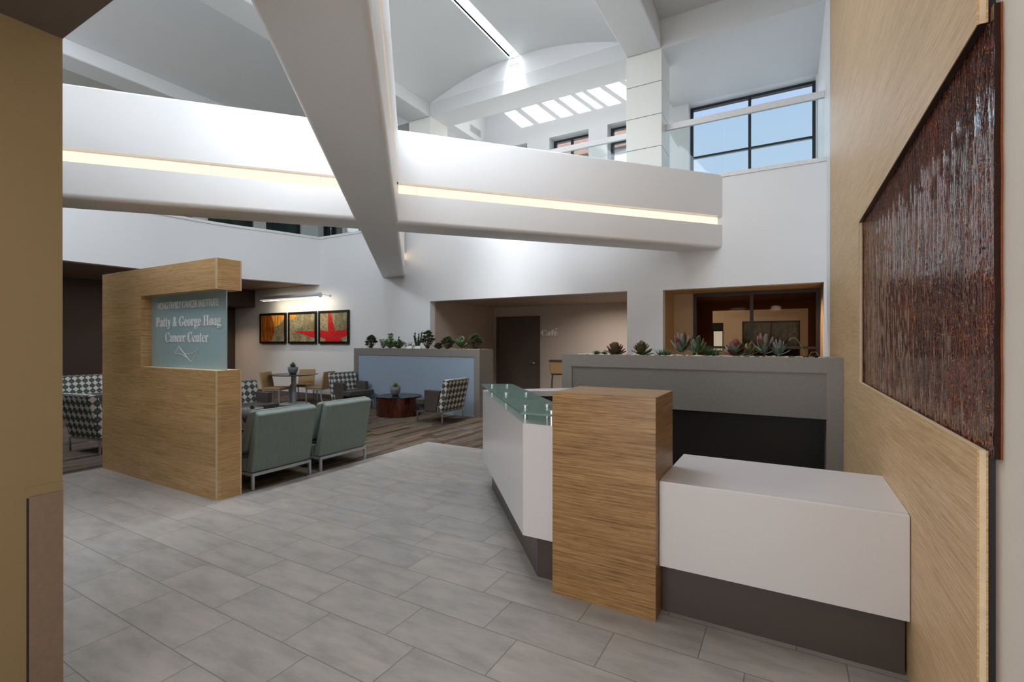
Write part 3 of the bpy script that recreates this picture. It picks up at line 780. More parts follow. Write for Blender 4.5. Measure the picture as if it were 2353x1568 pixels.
area('cream_room_lamp', (-3.7, 13.4, 2.5), (1, .25, -.4), 1.2, .8, 26, (1, .90, .80), 120)
m = MB(); random.seed(3)
tag(bx('shrub_backdrop', M['garden_dark'], -1.6, 2.4, 18, 18.2, -.1, 3.4), 'dark backdrop wall added behind the shrubs outside the far window to block bright sky', 'wall')  # backdrop added so no bright sky shows behind the shrubs
for k in range(900):
    x = random.uniform(-1.5, 1.2); z = random.uniform(.1, 2.4)
    m.leaf((x, 17+random.uniform(-.3, .3), max(0, z-.4)), random.uniform(0, 6.28), random.uniform(-.3, 1.3), random.uniform(.12, .25), .035, n=3)
tag(m.build('hedge', M['leaf_dark']), 'dark shrubs outside the far window seen through the bronze glass', 'shrub')
struct(bx('ground', M['beige_paint'], -20, 6, 15.2, 40, -.2, -.1), 'bright paving outside')

# ------------------------------------------------------------------ wood cladding and amber glass on the right wall
r = empty('wood_wall_cladding', (.465, 7.37, 0)); tag(r, 'tall bamboo veneer wall cladding with a rectangular cutout on the right', 'wall panel')
r.location = (0, 0, 0)
m = MB(); Y0, Y1, Z0, Z1 = 1.844, 7.371, 1.19, 2.397
m.prism([(Y0, .0), (Y1, .0), (Y1, 6.6), (Y0, 6.6), (Y0, Z1), (4.485, Z1), (4.485, Z0), (Y0, Z0)], .465, .489, 'x')
m.build('veneer_panel', M['bamboo_wall'], r)
m = MB()
for a, b in ((0, Z0), (Z1, 6.6)): m.box(.470, .484, Y0-.0012, Y0, a, b)
m.box(.470, .484, 4.4838, 4.485, Z0, Z1); m.box(.470, .484, Y0, 4.485, Z0, Z0+.0012)
m.build('edge_band', M['maple_edge'], r)
bx('cutout_shade_liner', M['bronze_frame'], .468, .4888, Y0+.001, 4.485, Z1-.0015, Z1, r)  # dark strip puts the shade under the cutout's top edge into colour
m = MB(); m.box(.489, .51, Y0+.02, Y1-.01, 0, Z0-.02); m.box(.489, .51, Y0+.02, Y1-.01, Z1+.04, 6.6); m.box(.489, .51, 4.52, Y1-.01, Z0-.02, Z1+.04)
m.build('backing', M['dark_laminate'], r)
g_ = empty('glass_art_panel', (0, 0, 0)); tag(g_, 'amber brown rippled cast glass artwork set into the wood cladding', 'artwork')
m = MB(); ny, nz = 150, 90; vs = []; fs = []
from mathutils import noise as mn
def rip_(y, z): return .0035*mn.noise(Vector((y*20, z*2.2, 1.3)))+.002*mn.noise(Vector((y*60, z*7, 4)))
ya, yb, za, zb = 1.806, 4.50, Z0-.015, Z1+.03
for j in range(nz+1):
    z = za+(zb-za)*j/nz; edge = ya+.006*mn.noise(Vector((z*9, 2, 3)))
    for i in range(ny+1):
        y = edge+(yb-edge)*(i/ny)**1.5; vs.append((.4905+.3*rip_(y, z), y, z))
for j in range(nz):
    for i in range(ny):
        a = j*(ny+1)+i; fs.append((a, a+ny+1, a+ny+2, a+1))
m.add(vs, fs, smooth=True); m.build('cast_glass', M['amber_glass'], g_)
for nm, xa, xb, mt in (('glass_edge', None, .505, plain('dark_amber', hexc('2a0f08'), .12, nscale=60, namt=.3, bump=.1)), ('glass_rim', .505, .5092, plain('orange_amber', hexc('8a430f'), .15, nscale=60, namt=.2, bump=0))):
    m = MB(); ev = []; ef = []
    for j in range(nz+1):
        v_0 = vs[j*(ny+1)]; ev += [(v_0[0] if xa is None else xa, v_0[1]+(0 if xa is None else .003), v_0[2]), (xb, v_0[1]+.003, v_0[2]), (xb, v_0[1]+.03, v_0[2]), (v_0[0]+.0005 if xa is None else xa, v_0[1]+.03, v_0[2])]
    for j in range(nz):
        for q in range(4): ef.append((4*j+q, 4*j+(q+1)%4, 4*j+4+(q+1)%4, 4*j+4+q))
    ef += [(3, 2, 1, 0), (4*nz, 4*nz+1, 4*nz+2, 4*nz+3)]
    m.add(ev, ef); m.build(nm, mt, g_)
# the hall side needs the backing behind the glass
bx('back_plate', M['black_frame'], .503, .5095, 1.83, 4.49, Z0-.01, Z1+.02, g_)

# ------------------------------------------------------------------ freestanding sign wall
r = empty('sign_wall', (-5.84, 2.68, 0)); tag(r, 'freestanding bamboo sign wall with a frosted glass sign in its notch', 'sign wall')
def L(o, p): o.location = Vector(o.location)-Vector(p); return o
sp = (-5.84, 2.68, 0)
ya, yb = 2.56, 2.80
m = MB()
m.prism([(-7.03, 0), (-4.65, 0), (-4.65, 1.219), (-6.10, 1.219), (-6.10, 1.99), (-4.65, 1.99), (-4.65, 2.283), (-7.03, 2.283)], ya, yb, 'y')
L(m.build('wood_body', M['bamboo_sign'], r), sp)
m = MB()
for z0, z1 in ((0, 1.219), (1.99, 2.283)):
    for y0, y1 in ((ya-.0015, ya+.012), (yb-.012, yb+.0015)): m.box(-4.66, -4.6485, y0, y1, z0, z1)
L(m.build('edge_trim', M['maple_edge'], r), sp)
L(bx('ledge_cap', M['maple_edge'], -6.099, -4.651, ya+.002, yb-.002, 1.2185, 1.2205, r), sp)
gp = bx('glass_panel', M['frosted_teal_glass'], -6.10, -4.672, 2.664, 2.676, 1.2205, 1.99, r); L(gp, sp)
def serif(s): return ''.join(chr(0x1D400+ord(c)-65) if c.isupper() else chr(0x1D41A+ord(c)-97) if c.islower() else c for c in s)
def text(body, x0, x1, y, zb_, cap, mat, parent, name='lettering', offset=0.0, ext=.002, ref=None, sub=(0,0,0)):
    cu = bpy.data.curves.new('t', 'FONT'); cu.body = body; cu.size = 1; cu.extrude = .002; cu.offset = offset
    o = bpy.data.objects.new('t', cu); COL.objects.link(o); bpy.context.view_layer.update()
    dg = bpy.context.evaluated_depsgraph_get(); me = bpy.data.meshes.new_from_object(o.evaluated_get(dg))
    bpy.data.objects.remove(o)
    xs = [v.co.x for v in me.vertices]; ys = [v.co.y for v in me.vertices]
    refh = ref if ref else max(ys)-min(ys)
    sx_ = (x1-x0)/(max(xs)-min(xs)); sy_ = cap/refh; xm = min(xs)
    for v in me.vertices: v.co = Vector((x0+(v.co.x-xm)*sx_-sub[0], y-v.co.z*ext/.002-ext-sub[1], zb_+v.co.y*sy_-sub[2]))
    me.materials.clear(); me.materials.append(mat)
    o = bpy.data.objects.new(name, me); COL.objects.link(o)
    if parent: o.parent = parent
    return o
WL = M['white_lettering']
text('HOAG FAMILY CANCER INSTITUTE', -5.963, -4.80, 2.664, 1.842, .078, WL, gp, ref=.729)
text(serif('Patty')+' & '+serif('George')+' '+serif('Hoag'), -6.0, -4.755, 2.664, 1.655, .103, WL, gp, ref=.70)
text(serif('Cancer')+' '+serif('Center'), -5.80, -4.975, 2.664, 1.49, .103, WL, gp, ref=.70)
m = MB(); yy = 2.6625
def bez(p0, p1, p2, n=10):
    return [((1-t)**2*p0[0]+2*t*(1-t)*p1[0]+t*t*p2[0], yy, (1-t)**2*p0[1]+2*t*(1-t)*p1[1]+t*t*p2[1]) for t in [k/n for k in range(n+1)]]
a_, b_, c_, d_ = (-5.53, 1.446), (-5.61, 1.365), (-5.282, 1.29), (-5.162, 1.423)
m.tube([(a_[0], yy, a_[1]), (b_[0], yy, b_[1])], .0028, 6); m.tube([(c_[0], yy, c_[1]), (d_[0], yy, d_[1])], .0028, 6)
m.tube(bez(b_, (-5.45, 1.373), (-5.345, 1.318))+bez((-5.345, 1.318), (-5.31, 1.29), c_)[1:], .0028, 6)
m.tube(bez(a_, (-5.44, 1.38), (-5.345, 1.318)), .0028, 6)
m.tube(bez((-5.42, 1.372), (-5.29, 1.345), d_), .0028, 6)
lg = m.build('sailing_line_emblem', WL, gp)
# cafe lettering on the back wall
cs = empty('cafe_wall_lettering', (-5.36, 11.34, 1.65)); tag(cs, 'silver wall letters reading Café beside the brown door', 'sign')
cp = (-5.36, 11.34, 1.65)
text(serif('Cafe'), -5.59, -5.14, 11.35, 1.645, .15, WL, cs, offset=-.006, ext=.012, ref=.72, sub=cp)
m = MB(); m.hexa([(-5.195, 11.326), (-5.18, 11.326), (-5.18, 11.35), (-5.195, 11.35)], 1.775, [(-5.165, 11.326), (-5.14, 11.326), (-5.14, 11.35), (-5.165, 11.35)], 1.83)
L(m.build('accent', WL, cs), cp)

# ------------------------------------------------------------------ reception counter, pillar, desk
pr = tag(bx('counter_pillar', M['bamboo_pillar'], -1.2186, -.6124, 2.62, 3.055, 0, 1.197, bevel=.002), 'square bamboo wood pillar between the glass topped counter and the low white desk', 'pillar')
r = empty('reception_desk', (0, 0, 0)); tag(r, 'low white quartz reception desk on a dark base against the wood wall', 'desk')
bx('worktop', M['quartz'], -.611, .463, 2.7305, 3.41, .697, .737, r)
bx('front_panel', M['quartz'], -.611, .463, 2.69, 2.73, .272, .737, r, bevel=.004)
bx('base', M['kick_laminate'], -.609, .455, 2.756, 3.38, 0, .69, r)
r = empty('reception_counter', (0, 0, 0)); tag(r, 'angled white quartz counter with dark base and raised green glass shelf', 'counter')
P0, P1, P2 = Vector((-2.77, 4.237)), Vector((-1.456, 2.69)), Vector((-1.2196, 2.69))
nv = Vector((.762, .647))
Q0 = P0+Vector((.262, .158)); Q1 = Vector((-1.498, 3.213)); 
def poly(*p): return [(q[0], q[1]) for q in p]
Wd = .34
In1 = Vector((-1.32, 3.03)); 
m = MB(); m.prism(poly(P0+nv*.0405, (P1[0]+.0205, P1[1]+.0405), (P2[0], P2[1]+.0405), (-1.2196, 3.05), (-1.36, 3.05), Q0), .945, .98); m.build('quartz_top', M['quartz'], r)
tk = .04
m = MB(); m.prism(poly(P0, P1, P2, (P2[0], P2[1]+tk), (P1[0]+.02, P1[1]+tk), P0+nv*tk), .272, .98); m.build('front_panel', M['quartz'], r)
K0, K1 = Vector((-2.62, 4.18)), Vector((-1.386, 2.756))
m = MB(); m.prism(poly(K0, K1, (-1.2196, 2.756), (-1.2196, 2.95), (-1.36, 3.0), K0+nv*.20), 0, .94); m.build('base', M['kick_laminate'], r)
# far return of the counter
rd = Vector((.857, .515)); rn = Vector((-.515, .857)); R0 = P0+nv*.02; R1 = P0+rd*1.35
m = MB(); m.prism(poly(P0, R1, R1+rn*.38, P0+rn*.10), .92, .979); m.build('return_top', M['quartz'], r, bevel=.003)
m = MB(); m.prism(poly(P0+rd*.1+rn*.06, R1+rn*.06, R1+rn*.10, P0+rd*.1+rn*.09), 0, .92); m.build('return_panel', M['kick_laminate'], r)
G0, G1, G2 = Vector((-2.785, 4.228)), Vector((-1.462, 2.672)), Vector((-1.2196, 2.672))
m = MB(); m.prism(poly(G0, G1, G2, (-1.2196, 2.905), Vector((-1.2196, 2.905))+Vector((-.28, .328)), Q0), 1.040, 1.052)
gs = m.build('glass_shelf', M['green_glass'], r)
for x, y in ((-2.531, 4.038), (-2.401, 4.112), (-2.025, 3.45), (-1.890, 3.551), (-1.521, 2.846), (-1.412, 2.957), (-1.262, 2.705)):
    s_ = MB(); s_.cyl(x, y, 1.052, 1.072, .017, 20); s_.cyl(x, y, .98, 1.040, .015, 20); s_.build('standoff', M['brushed_steel'], gs)

# ------------------------------------------------------------------ planters
random.seed(11)
def planter(x0, x1, y0, y1, z1, label, panel_mat, void):
    r = empty('planter_wall', ((x0+x1)/2, (y0+y1)/2, 0)); tag(r, label, 'planter'); c = ((x0+x1)/2, (y0+y1)/2, 0)
    fw = .135; m = MB()
    m.box(x0, x0+fw, y0, y1, 0, z1); m.box(x1-fw, x1, y0, y1, 0, z1); m.box(x0+fw, x1-fw, y0, y0+.05, z1-.15, z1)
    m.box(x0+fw, x1-fw, y1-.05, y1, 0, z1); m.box(x0+fw, x1-fw, y0+.05, y1-.05, z1-.15, z1-.1)
    L(m.build('frame', M['grey_laminate'], r), c)
    if void:
        L(bx('front_panel', panel_mat, x0+fw, x1-fw, y0+.012, y0+.05, .728, z1-.15, r), c)
        L(bx('recess', M['dark_laminate'], x0+fw, x1-fw, y0+.38, y0+.40, 0, .728, r), c)
    else:
        L(bx('front_panel', panel_mat, x0+fw, x1-fw, y0+.012, y0+.05, 0, z1-.15, r), c)
    L(bx('soil', M['soil'], x0+fw, x1-fw, y0+.05, y1-.05, z1-.1, z1-.012, r), c)
    m = MB()
    for k in range(int((x1-x0)*150)):
        a = random.uniform(.012, .026)
        m.stone(random.uniform(x0+fw, x1-fw)-c[0], random.uniform(y0+.06, y1-.07)-c[1], z1-.008+random.uniform(0, .006), a, a*random.uniform(.6, .9), a*.55, random.uniform(0, 6.28))
    o = m.build('pebbles', M['pebble_stone'], r); o['kind'] = 'stuff'
    return r
planter(-8.72, -5.24, 7.9, 8.4, 1.333, 'grey planter wall with a blue fabric panel behind the round coffee table', M['blue_panel_fabric'], False)
planter(-2.49, .463, 5.64, 6.14, 1.333, 'long grey planter wall with a dark recess behind the white desk', plain('grey_panel', hexc('75726c'), .4, bump=0), True)

def plant(kind, x, y, z, label, h, w, mats, seed, cat='succulent', group=None, name='succulent'):
    random.seed(seed); R = random.uniform
    r = empty(name, (x, y, z)); tag(r, label, cat)
    st = MB(); lf = MB(); lf2 = MB()
    if kind == 'aeonium':
        n = 20
        for k in range(n):
            az = k*2.4; rr = w/2*math.sqrt((k+.4)/n)*.82; zz = h*(.88-.95*(rr/(w/2))**1.8*R(.7, 1.1))-.01
            p = (rr*math.cos(az), rr*math.sin(az)*.7, max(.04, zz))
            st.tube([(0, 0, -.02), (p[0]*.5, p[1]*.5, p[2]*.45), p], [.008, .006, .005], 6)
            mb = lf if k < n*.55 else lf2
            for q in range(18):
                t_ = q/18; mb.leaf(p, q*2.4+k, .15+1.15*t_, w*.19*(1-.35*t_), w*.042, .004, .35, 'spoon', 4)
    elif kind == 'jade':
        for k in range(13):
            az = R(0, 6.28); el = R(.5, 1.5); ln = h*R(.55, 1.0)
            q = [(0, 0, -.02)]; d = Vector((math.cos(az)*math.cos(el)*w/h, math.sin(az)*math.cos(el)*w/h*.6, math.sin(el)))
            for i in range(1, 5): q.append(tuple(d*ln*.85*i/4))
            st.tube(q, .005, 5)
            for i in range(1, 5):
                for s_ in range(5):
                    lf.leaf(q[i], R(0, 6.28), R(.0, 1.2), h*.15, h*.045, .006, .3, 'paddle', 4)
    elif kind == 'cactus':
        for k in range(7):
            az = k*.9; tip = (math.cos(az)*w*.4*R(.4, 1), math.sin(az)*w*.2, h*R(.6, 1))
            st.tube([(0, 0, -.02), (tip[0]*.7, tip[1]*.7, tip[2]*.5), tip], [.014, .016, .010], 7)
            for i in range(12):
                u = R(.3, 1); p = (tip[0]*u, tip[1]*u, tip[2]*u); lf.leaf(p, R(0, 6.28), R(.2, 1.2), h*.10, h*.03, .005, .2, 'paddle', 3)
    elif kind == 'grass':
        for k in range(150):
            el = R(.25, 1.5); lf.leaf((R(-.25, .25)*w, R(-.15, .15)*w, -.005), R(0, 6.28), el, h*R(.75, 1.05)/max(.6, math.sin(el)) if el > .6 else w*.5*R(.7, 1), w*.018, .002, R(-.4, .1), 'blade', 3)
    elif kind == 'agave':
        for k in range(26):
            t_ = k/26; lf.leaf((0, 0, 0), k*2.4, .25+1.1*t_, h*(.95 if t_ > .5 else 1.0)*(1.15-.2*t_), h*.13, .008, .25, 'point', 5)
    elif kind == 'paddle':
        st.tube([(0, 0, -.02), (0, 0, h*.35)], .009, 7)
        for k in range(30):
            t_ = k/30; az = k*2.4+R(-.3, .3); el = .1+1.3*t_+R(-.15, .15)
            (lf if k % 3 else lf2).leaf((0, 0, h*(.05+.3*t_)), az, el, max(w*.50*(1-t_*.3), h*.62*t_), w*.115, .008, .25, 'paddle', 6)
    elif kind == 'upright':
        st.tube([(0, 0, -.02), (.004, 0, h*.3)], .008, 7)
        for k in range(14):
            t_ = k/14; az = k*2.4+R(-.3, .3); el = .3+1.0*t_+R(-.1, .1)
            (lf if k % 2 else lf2).leaf((0, 0, h*(.15+.2*t_)), az, el, h*.80*(.9+.1*t_), h*.13, .006, .35, 'paddle', 6)
    elif kind == 'rosette':
        for k in range(34):
            t_ = k/34; lf.leaf((R(-.01, .01), 0, .0), k*2.4, .1+1.3*t_, w*.5*(1-.55*t_), w*.07, .005, .3, 'spoon', 4)
    elif kind == 'hook':
        m_ = [(0, 0, -.01), (-.03, 0, h*.45), (-.07, 0, h*.85), (-.10, 0, h), (-.135, 0, h*.97), (-.15, 0, h*.85)]
        st.tube(m_, [.005, .005, .004, .004, .005, .006], 6)
        st.tube([(.02, 0, 0), (.05, 0, h*.28), (.09, 0, h*.30), (.11, 0, h*.12)], .004, 6)
        for k in range(14): lf.leaf((0, 0, 0), k*2.4, .2+k*.04, w*.4, w*.09, .005, .2, 'point', 4)
    if st.v: st.build('stem', M[mats[2]] if len(mats) > 2 else M['bark'], r)
    if lf.v: lf.build('leaves', M[mats[0]], r)
    if lf2.v: lf2.build('inner_leaves', M[mats[1]], r)
    return r
ZT = 1.325
A1, A2 = 'leaf_aeonium', 'leaf_aeonium_green'
plant('aeonium', -8.40, 8.12, ZT, 'bushy dark green succulent at the left end of the blue panelled planter', .33, .36, (A2, A1), 1)
plant('jade', -7.82, 8.14, ZT, 'tall bright green paddle leaved succulent, second big plant from the left', .42, .30, ('leaf_jade',), 2)
plant('jade', -7.52, 8.10, ZT, 'rounder mid green succulent just right of the tall bright green one', .29, .34, (A2,), 3)
plant('jade', -8.12, 8.22, ZT, 'pale silvery fuzzy plant between the two left green succulents', .26, .20, ('leaf_silver',), 4)
plant('jade', -7.28, 8.2, ZT, 'low silvery plant in the middle of the blue panelled planter', .16, .34, ('leaf_silver',), 41)
plant('cactus', -7.00, 8.12, ZT, 'dark branching knobbly succulent at the middle of the far planter', .37, .36, ('leaf_cactus', 'leaf_cactus', 'leaf_cactus'), 5)
plant('aeonium', -6.72, 8.12, ZT, 'tallest purple and green tree succulent on the far planter', .43, .38, (A2, A1), 6)
plant('aeonium', -6.42, 8.10, ZT, 'small low dusky succulent right of the purple tree succulent', .14, .22, (A1, A1), 7)
plant('aeonium', -6.17, 8.10, ZT, 'round green and maroon rosette bush, third from the right on the far planter', .28, .36, (A2, A1), 8)
plant('upright', -5.80, 8.08, ZT, 'open broad leaved light green succulent near the right end of the far planter', .25, .26, ('leaf_jade', 'leaf_aeonium_green'), 9)
plant('aeonium', -5.50, 8.12, ZT, 'dark purple tree succulent at the right end of the far planter', .33, .38, (A2, A1), 10)
for i, (x, lab) in enumerate(((-7.13, 'white boulder left of the dark branching succulent stem'), (-6.88, 'white boulder under the purple tree succulent'))):
    m = MB(); m.stone(0, 0, 0, .10, .07, .065, i); m.t = [.5]*len(m.t)
    o = m.build('rock', M['white_paint'], sub=2); o.location = (x, 8.0, 1.345); tag(o, lab, 'rock')
PY = 5.84
plant('agave', -2.10, PY, ZT, 'tiny spiky green rosette at the left end of the near planter', .06, .18, ('leaf_agave',), 20)
plant('agave', -2.02, PY+.05, ZT, 'second tiny spiky rosette beside the first at the left end', .05, .14, ('leaf_agave',), 201)
plant('paddle', -1.86, PY, ZT, 'wide low rosette with red edged round leaves on the near planter', .17, .30, ('leaf_paddle_red', 'leaf_paddle_red'), 21)
plant('paddle', -1.53, PY, ZT, 'tall green and bronze round leaved succulent in front of the white pier', .20, .29, ('leaf_paddle_red', 'leaf_aeonium_green'), 22)
plant('grass', -1.27, PY, ZT, 'smaller spiky grass tuft left of the upright leaved succulents', .09, .19, ('leaf_agave',), 23)
plant('upright', -1.07, PY, ZT, 'upright maroon backed broad leaved succulent before the tan alcove wall', .25, .22, ('leaf_paddle_rust', 'leaf_blue', 'leaf_silver'), 24)
plant('upright', -.90, PY-.03, ZT, 'silver green narrow leaved succulent right of the maroon backed one', .22, .2, ('leaf_blue', 'leaf_aeonium_green', 'leaf_silver'), 25)
plant('grass', -.74, PY, ZT, 'larger spiky grass tuft at the middle of the near planter', .12, .25, ('leaf_agave',), 26)
plant('paddle', -.50, PY, ZT, 'large red and grey green paddle succulent below the window mullion', .22, .31, ('leaf_paddle_rust', 'leaf_blue'), 27)
plant('upright', -.36, PY-.05, ZT, 'small yellow green upright succulent right of the large red one', .15, .12, ('leaf_lime', 'leaf_paddle_red', 'leaf_silver'), 28)
plant('upright', -.22, PY, ZT, 'dark red and blue green succulent with one tall silvery shoot', .24, .26, ('leaf_paddle_rust', 'leaf_blue'), 29)
plant('upright', -.09, PY-.05, ZT, 'pale blue green rosette on a short grey stem', .18, .2, ('leaf_blue', 'leaf_blue', 'leaf_silver'), 30)
plant('hook', .16, PY, ZT, 'small dark succulent with a hooked lime green flower stalk', .21, .08, ('leaf_dark', 'leaf_dark', 'leaf_lime'), 31)
plant('rosette', .24, PY, ZT, 'low dark brown rosette at the right end of the near planter', .04, .10, ('leaf_dark',), 32)

# ------------------------------------------------------------------ pictures, lamp
for i, (x0, x1, mt, lab) in enumerate(((-13.30, -12.12, 'shell_print', 'framed beach photo of an orange striped shell, leftmost of the three'),
                                  (-12.01, -10.85, 'starfish_tip_print', 'framed beach photo of sand and a starfish arm tip, middle of the three'),
                                  (-10.76, -9.62, 'starfish_print', 'framed beach photo of a red starfish, rightmost of the three'))):
    c = ((x0+x1)/2, YF, 1.86); r = empty('framed_picture', c); tag(r, lab, 'picture', 'beach photographs on the lounge wall')
    w = (x1-x0)/2; h = .43; m = MB(); f = .055
    m.box(-w, w, -.06, -.02, -h, -h+f); m.box(-w, w, -.06, -.02, h-f, h); m.box(-w, -w+f, -.06, -.02, -h+f, h-f); m.box(w-f, w, -.06, -.02, -h+f, h-f)
    m.build('frame', M['black_frame'], r)
    bx('print', M[mt], -w+f, w-f, -.045, -.03, -h+f, h-f, r)
    bx('hanging_spacer', M['dark_laminate'], -w+.1, w-.1, -.02, 0, -h+.1, h-.1, r)
r = empty('picture_light', (-11.4, 8.15, 2.66)); tag(r, 'long white tubular picture light on arms above the beach photos', 'lamp')
m = MB(); prof = []
for k in range(25):
    a = math.radians(-35+k*250/24); prof.append((.06*math.cos(a), .06*math.sin(a)))
m.prism(prof, -1.2, 1.2, 'x', smooth=False); soft(m.build('tube_housing', M['lamp_enamel'], r))
for q in (-1.212, 1.2):
    m = MB(); m.prism([(.062*math.cos(2*PI*k/24), .062*math.sin(2*PI*k/24)) for k in range(24)], q, q+.012, 'x'); m.build('end_cap', M['lamp_enamel'], r)
bx('lamp_tube', M['lamp_tube_glow'], -1.15, 1.15, .005, .03, -.072, -.060, r)
for q in (-1.0, 0.0, 1.05):
    m = MB(); m.tube([(q, 0, .055), (q, .42, .02), (q, .4201, .02), (q, .448, .02)], [.008, .008, .03, .03], 12); m.build('arm', M['lamp_enamel'], r)
area('picture_light_beam', (-11.4, 8.2, 2.58), (0, .75, -1), 2.3, .05, 8, (1, .87, .66))

# ------------------------------------------------------------------ seating
def sage_chair(loc, rz, label):
    r = empty('lounge_chair', loc, rz); tag(r, label, 'lounge chair', 'sage green lounge chairs')
    w = .345
    m = MB()   # rear shell, leaning back
    m.hexa([(-.33, -w), (-.22, -w), (-.22, w), (-.33, w)], .165, [(-.455, -w), (-.385, -w), (-.385, w), (-.455, w)], [.765, .80, .80, .765])
    m.build('back_shell', M['sage_fabric'], r, bevel=.022, seg=3)
    m = MB()
    m.hexa([(-.215, -w), (-.06, -w), (-.06, w), (-.215, w)], .36, [(-.383, -w), (-.27, -w), (-.27, w), (-.383, w)], [.805, .79, .79, .805])
    m.build('back_cushion', M['sage_fabric'], r, bevel=.03, seg=3)
    m = MB(); m.box(-.215, .37, -w, w, .165, .30); m.build('seat_base', M['sage_fabric'], r, bevel=.015)
    m = MB(); m.box(-.06, .40, -w, w, .302, .42); m.build('seat_cushion', M['sage_fabric'], r, bevel=.03, seg=3)
    m = MB(); m.box(-.345, .33, -w, -w+.03, .135, .165); m.box(-.345, .33, w-.03, w, .135, .165); m.box(-.345, -.32, -w+.03, w-.03, .135, .165); m.box(.305, .33, -w+.03, w-.03, .135, .165)
    m.build('base_frame', M['satin_aluminium'], r)
    for x in (-.345, .305):
        for y in (-w, w-.025): bx('leg', M['satin_aluminium'], x, x+.025, y, y+.025, 0, .135, r)
    return r
sage_chair((-5.01, 3.265, 0), PI, 'sage green lounge chair nearest the sign wall, seen from behind')
sage_chair((-5.00, 4.07, 0), PI, 'sage green lounge chair right of the other one, seen from behind')

def armchair(loc, rz, label, w=.33, name='patterned_armchair', group='lattice patterned armchairs', cat='armchair', k=1.0):
    r = empty(name, loc, rz); tag(r, label, cat, group)
    m = MB(); m.hexa([(-.30, -w), (-.15, -w), (-.15, w), (-.30, w)], .21, [(-.45, -w), (-.31, -w), (-.31, w), (-.45, w)], [.80, .805, .805, .80])
    m.build('backrest', M['lattice_fabric'], r, bevel=.03, seg=3)
    m = MB(); m.box(-.14, .31, -w+.09, w-.09, .21, .32); m.build('seat_base', M['grey_vinyl'], r, bevel=.01)
    m = MB(); m.box(-.17, .33, -w+.09, w-.09, .322, .435); m.box(.13, .33, -w, -w+.0901, .322, .435); m.box(.13, .33, w-.0901, w, .322, .435)
    m = MB(); m.prism([(-.17, -w+.092), (.125, -w+.092), (.125, -w), (.33, -w), (.33, w), (.125, w), (.125, w-.092), (-.17, w-.092)], .322, .43)
    m.build('seat_cushion', M['grey_vinyl'], r, bevel=.022, seg=3)
    for s_ in (-1, 1):
        m = MB(); y0, y1 = (-w, -w+.085) if s_ < 0 else (w-.085, w)
        m.hexa([(-.148, y0), (.12, y0), (.12, y1), (-.148, y1)], .21, [(-.24, y0), (.12, y0), (.12, y1), (-.24, y1)], .60)
        m.build('arm', M['grey_vinyl'], r, bevel=.012)
    m = MB(); m.box(-.30, .30, -w, -w+.022, .185, .208); m.box(-.30, .30, w-.022, w, .185, .208); m.box(-.30, -.278, -w+.022, w-.022, .185, .208); m.box(.278, .30, -w+.022, w-.022, .185, .208)
    m.build('base_frame', M['chrome'], r)
    for x in (-.30, .28):
        for y in (-w, w-.02): bx('leg', M['chrome'], x, x+.02, y, y+.02, 0, .185, r)
    return r
armchair((-5.70, 7.26, 0), PI, 'lattice patterned armchair right of the round table, seen from behind')
armchair((-8.32, 7.50, 0), math.radians(-6), 'lattice patterned armchair facing right, left of the round table')
armchair((-8.185, 3.06, 0), math.radians(99), 'lattice patterned armchair seen from behind between wall end and sign wall')
armchair((-7.98, 4.95, 0), math.radians(0), 'lattice patterned armchair facing right, partly hidden by the sign wall')
armchair((-12.25, 4.6, 0), 0, 'wide lattice patterned sofa with dark arms against the brown wall', .95, 'patterned_sofa', None, 'sofa')

def dining_chair(loc, rz, label):
    r = empty('dining_chair', loc, rz); tag(r, label, 'dining chair', 'tan leather dining chairs'); w = .21
    m = MB(); m.box(-.20, .22, -w, w, .375, .42); m.build('seat', M['tan_leather'], r, bevel=.012)
    m = MB(); m.hexa([(-.235, -w), (-.195, -w), (-.195, w), (-.235, w)], .355, [(-.315, -w), (-.28, -w), (-.28, w), (-.315, w)], .775)
    m.build('backrest', M['tan_leather'], r, bevel=.01)
    m = MB(); m.box(-.21, .20, -w, -w+.02, .352, .374); m.box(-.21, .20, w-.02, w, .352, .374); m.box(-.21, -.19, -w+.02, w-.02, .352, .374); m.box(.18, .20, -w+.02, w-.02, .352, .374)
    m.build('seat_frame', M['satin_aluminium'], r)
    for s_ in (-1, 1):
        y = s_*(w-.0125)
        m = MB(); m.bar((.188, y, .352), (.188, y, 0), .024); m.build('leg', M['satin_aluminium'], r)
        m = MB(); m.bar((-.20, y, .352), (-.215, y, .16), .024); m.bar((-.215, y, .165), (-.265, y, 0), .024); m.build('leg', M['satin_aluminium'], r)
    return r
TC = (-10.27, 7.46)
dining_chair((-10.43, 7.13, 0), math.radians(22), 'tan leather dining chair at the left of the dining table')
dining_chair((-9.76, 7.76, 0), math.radians(195), 'tan leather dining chair at the right of the dining table')
dining_chair((-10.62, 7.95, 0), math.radians(-62), 'tan leather dining chair behind the dining table, facing the viewer')
r = empty('dining_table', (*TC, 0)); tag(r, 'round dark topped dining table on a silver column', 'table')
m = MB(); m.lathe([(0, .684), (.49, .684), (.55, .698), (.55, .706), (.54, .709), (0, .709)], n=64, smooth=False); m.build('tabletop', M['dark_table_wood'], r)
m = MB(); m.box(-.25, .25, -.03, .03, .665, .684); m.box(-.03, .03, -.25, -.0301, .665, .684); m.box(-.03, .03, .0301, .25, .665, .684); m.build('top_bracket', M['bronze_frame'], r)
m = MB(); m.cyl(0, 0, .012, .665, .058, 32); m.build('column', M['satin_aluminium'], r)
m = MB(); m.lathe([(0, 0), (.35, 0), (.35, .008), (.06, .014), (0, .014)], n=48, smooth=False); m.build('base_plate', M['satin_aluminium'], r)
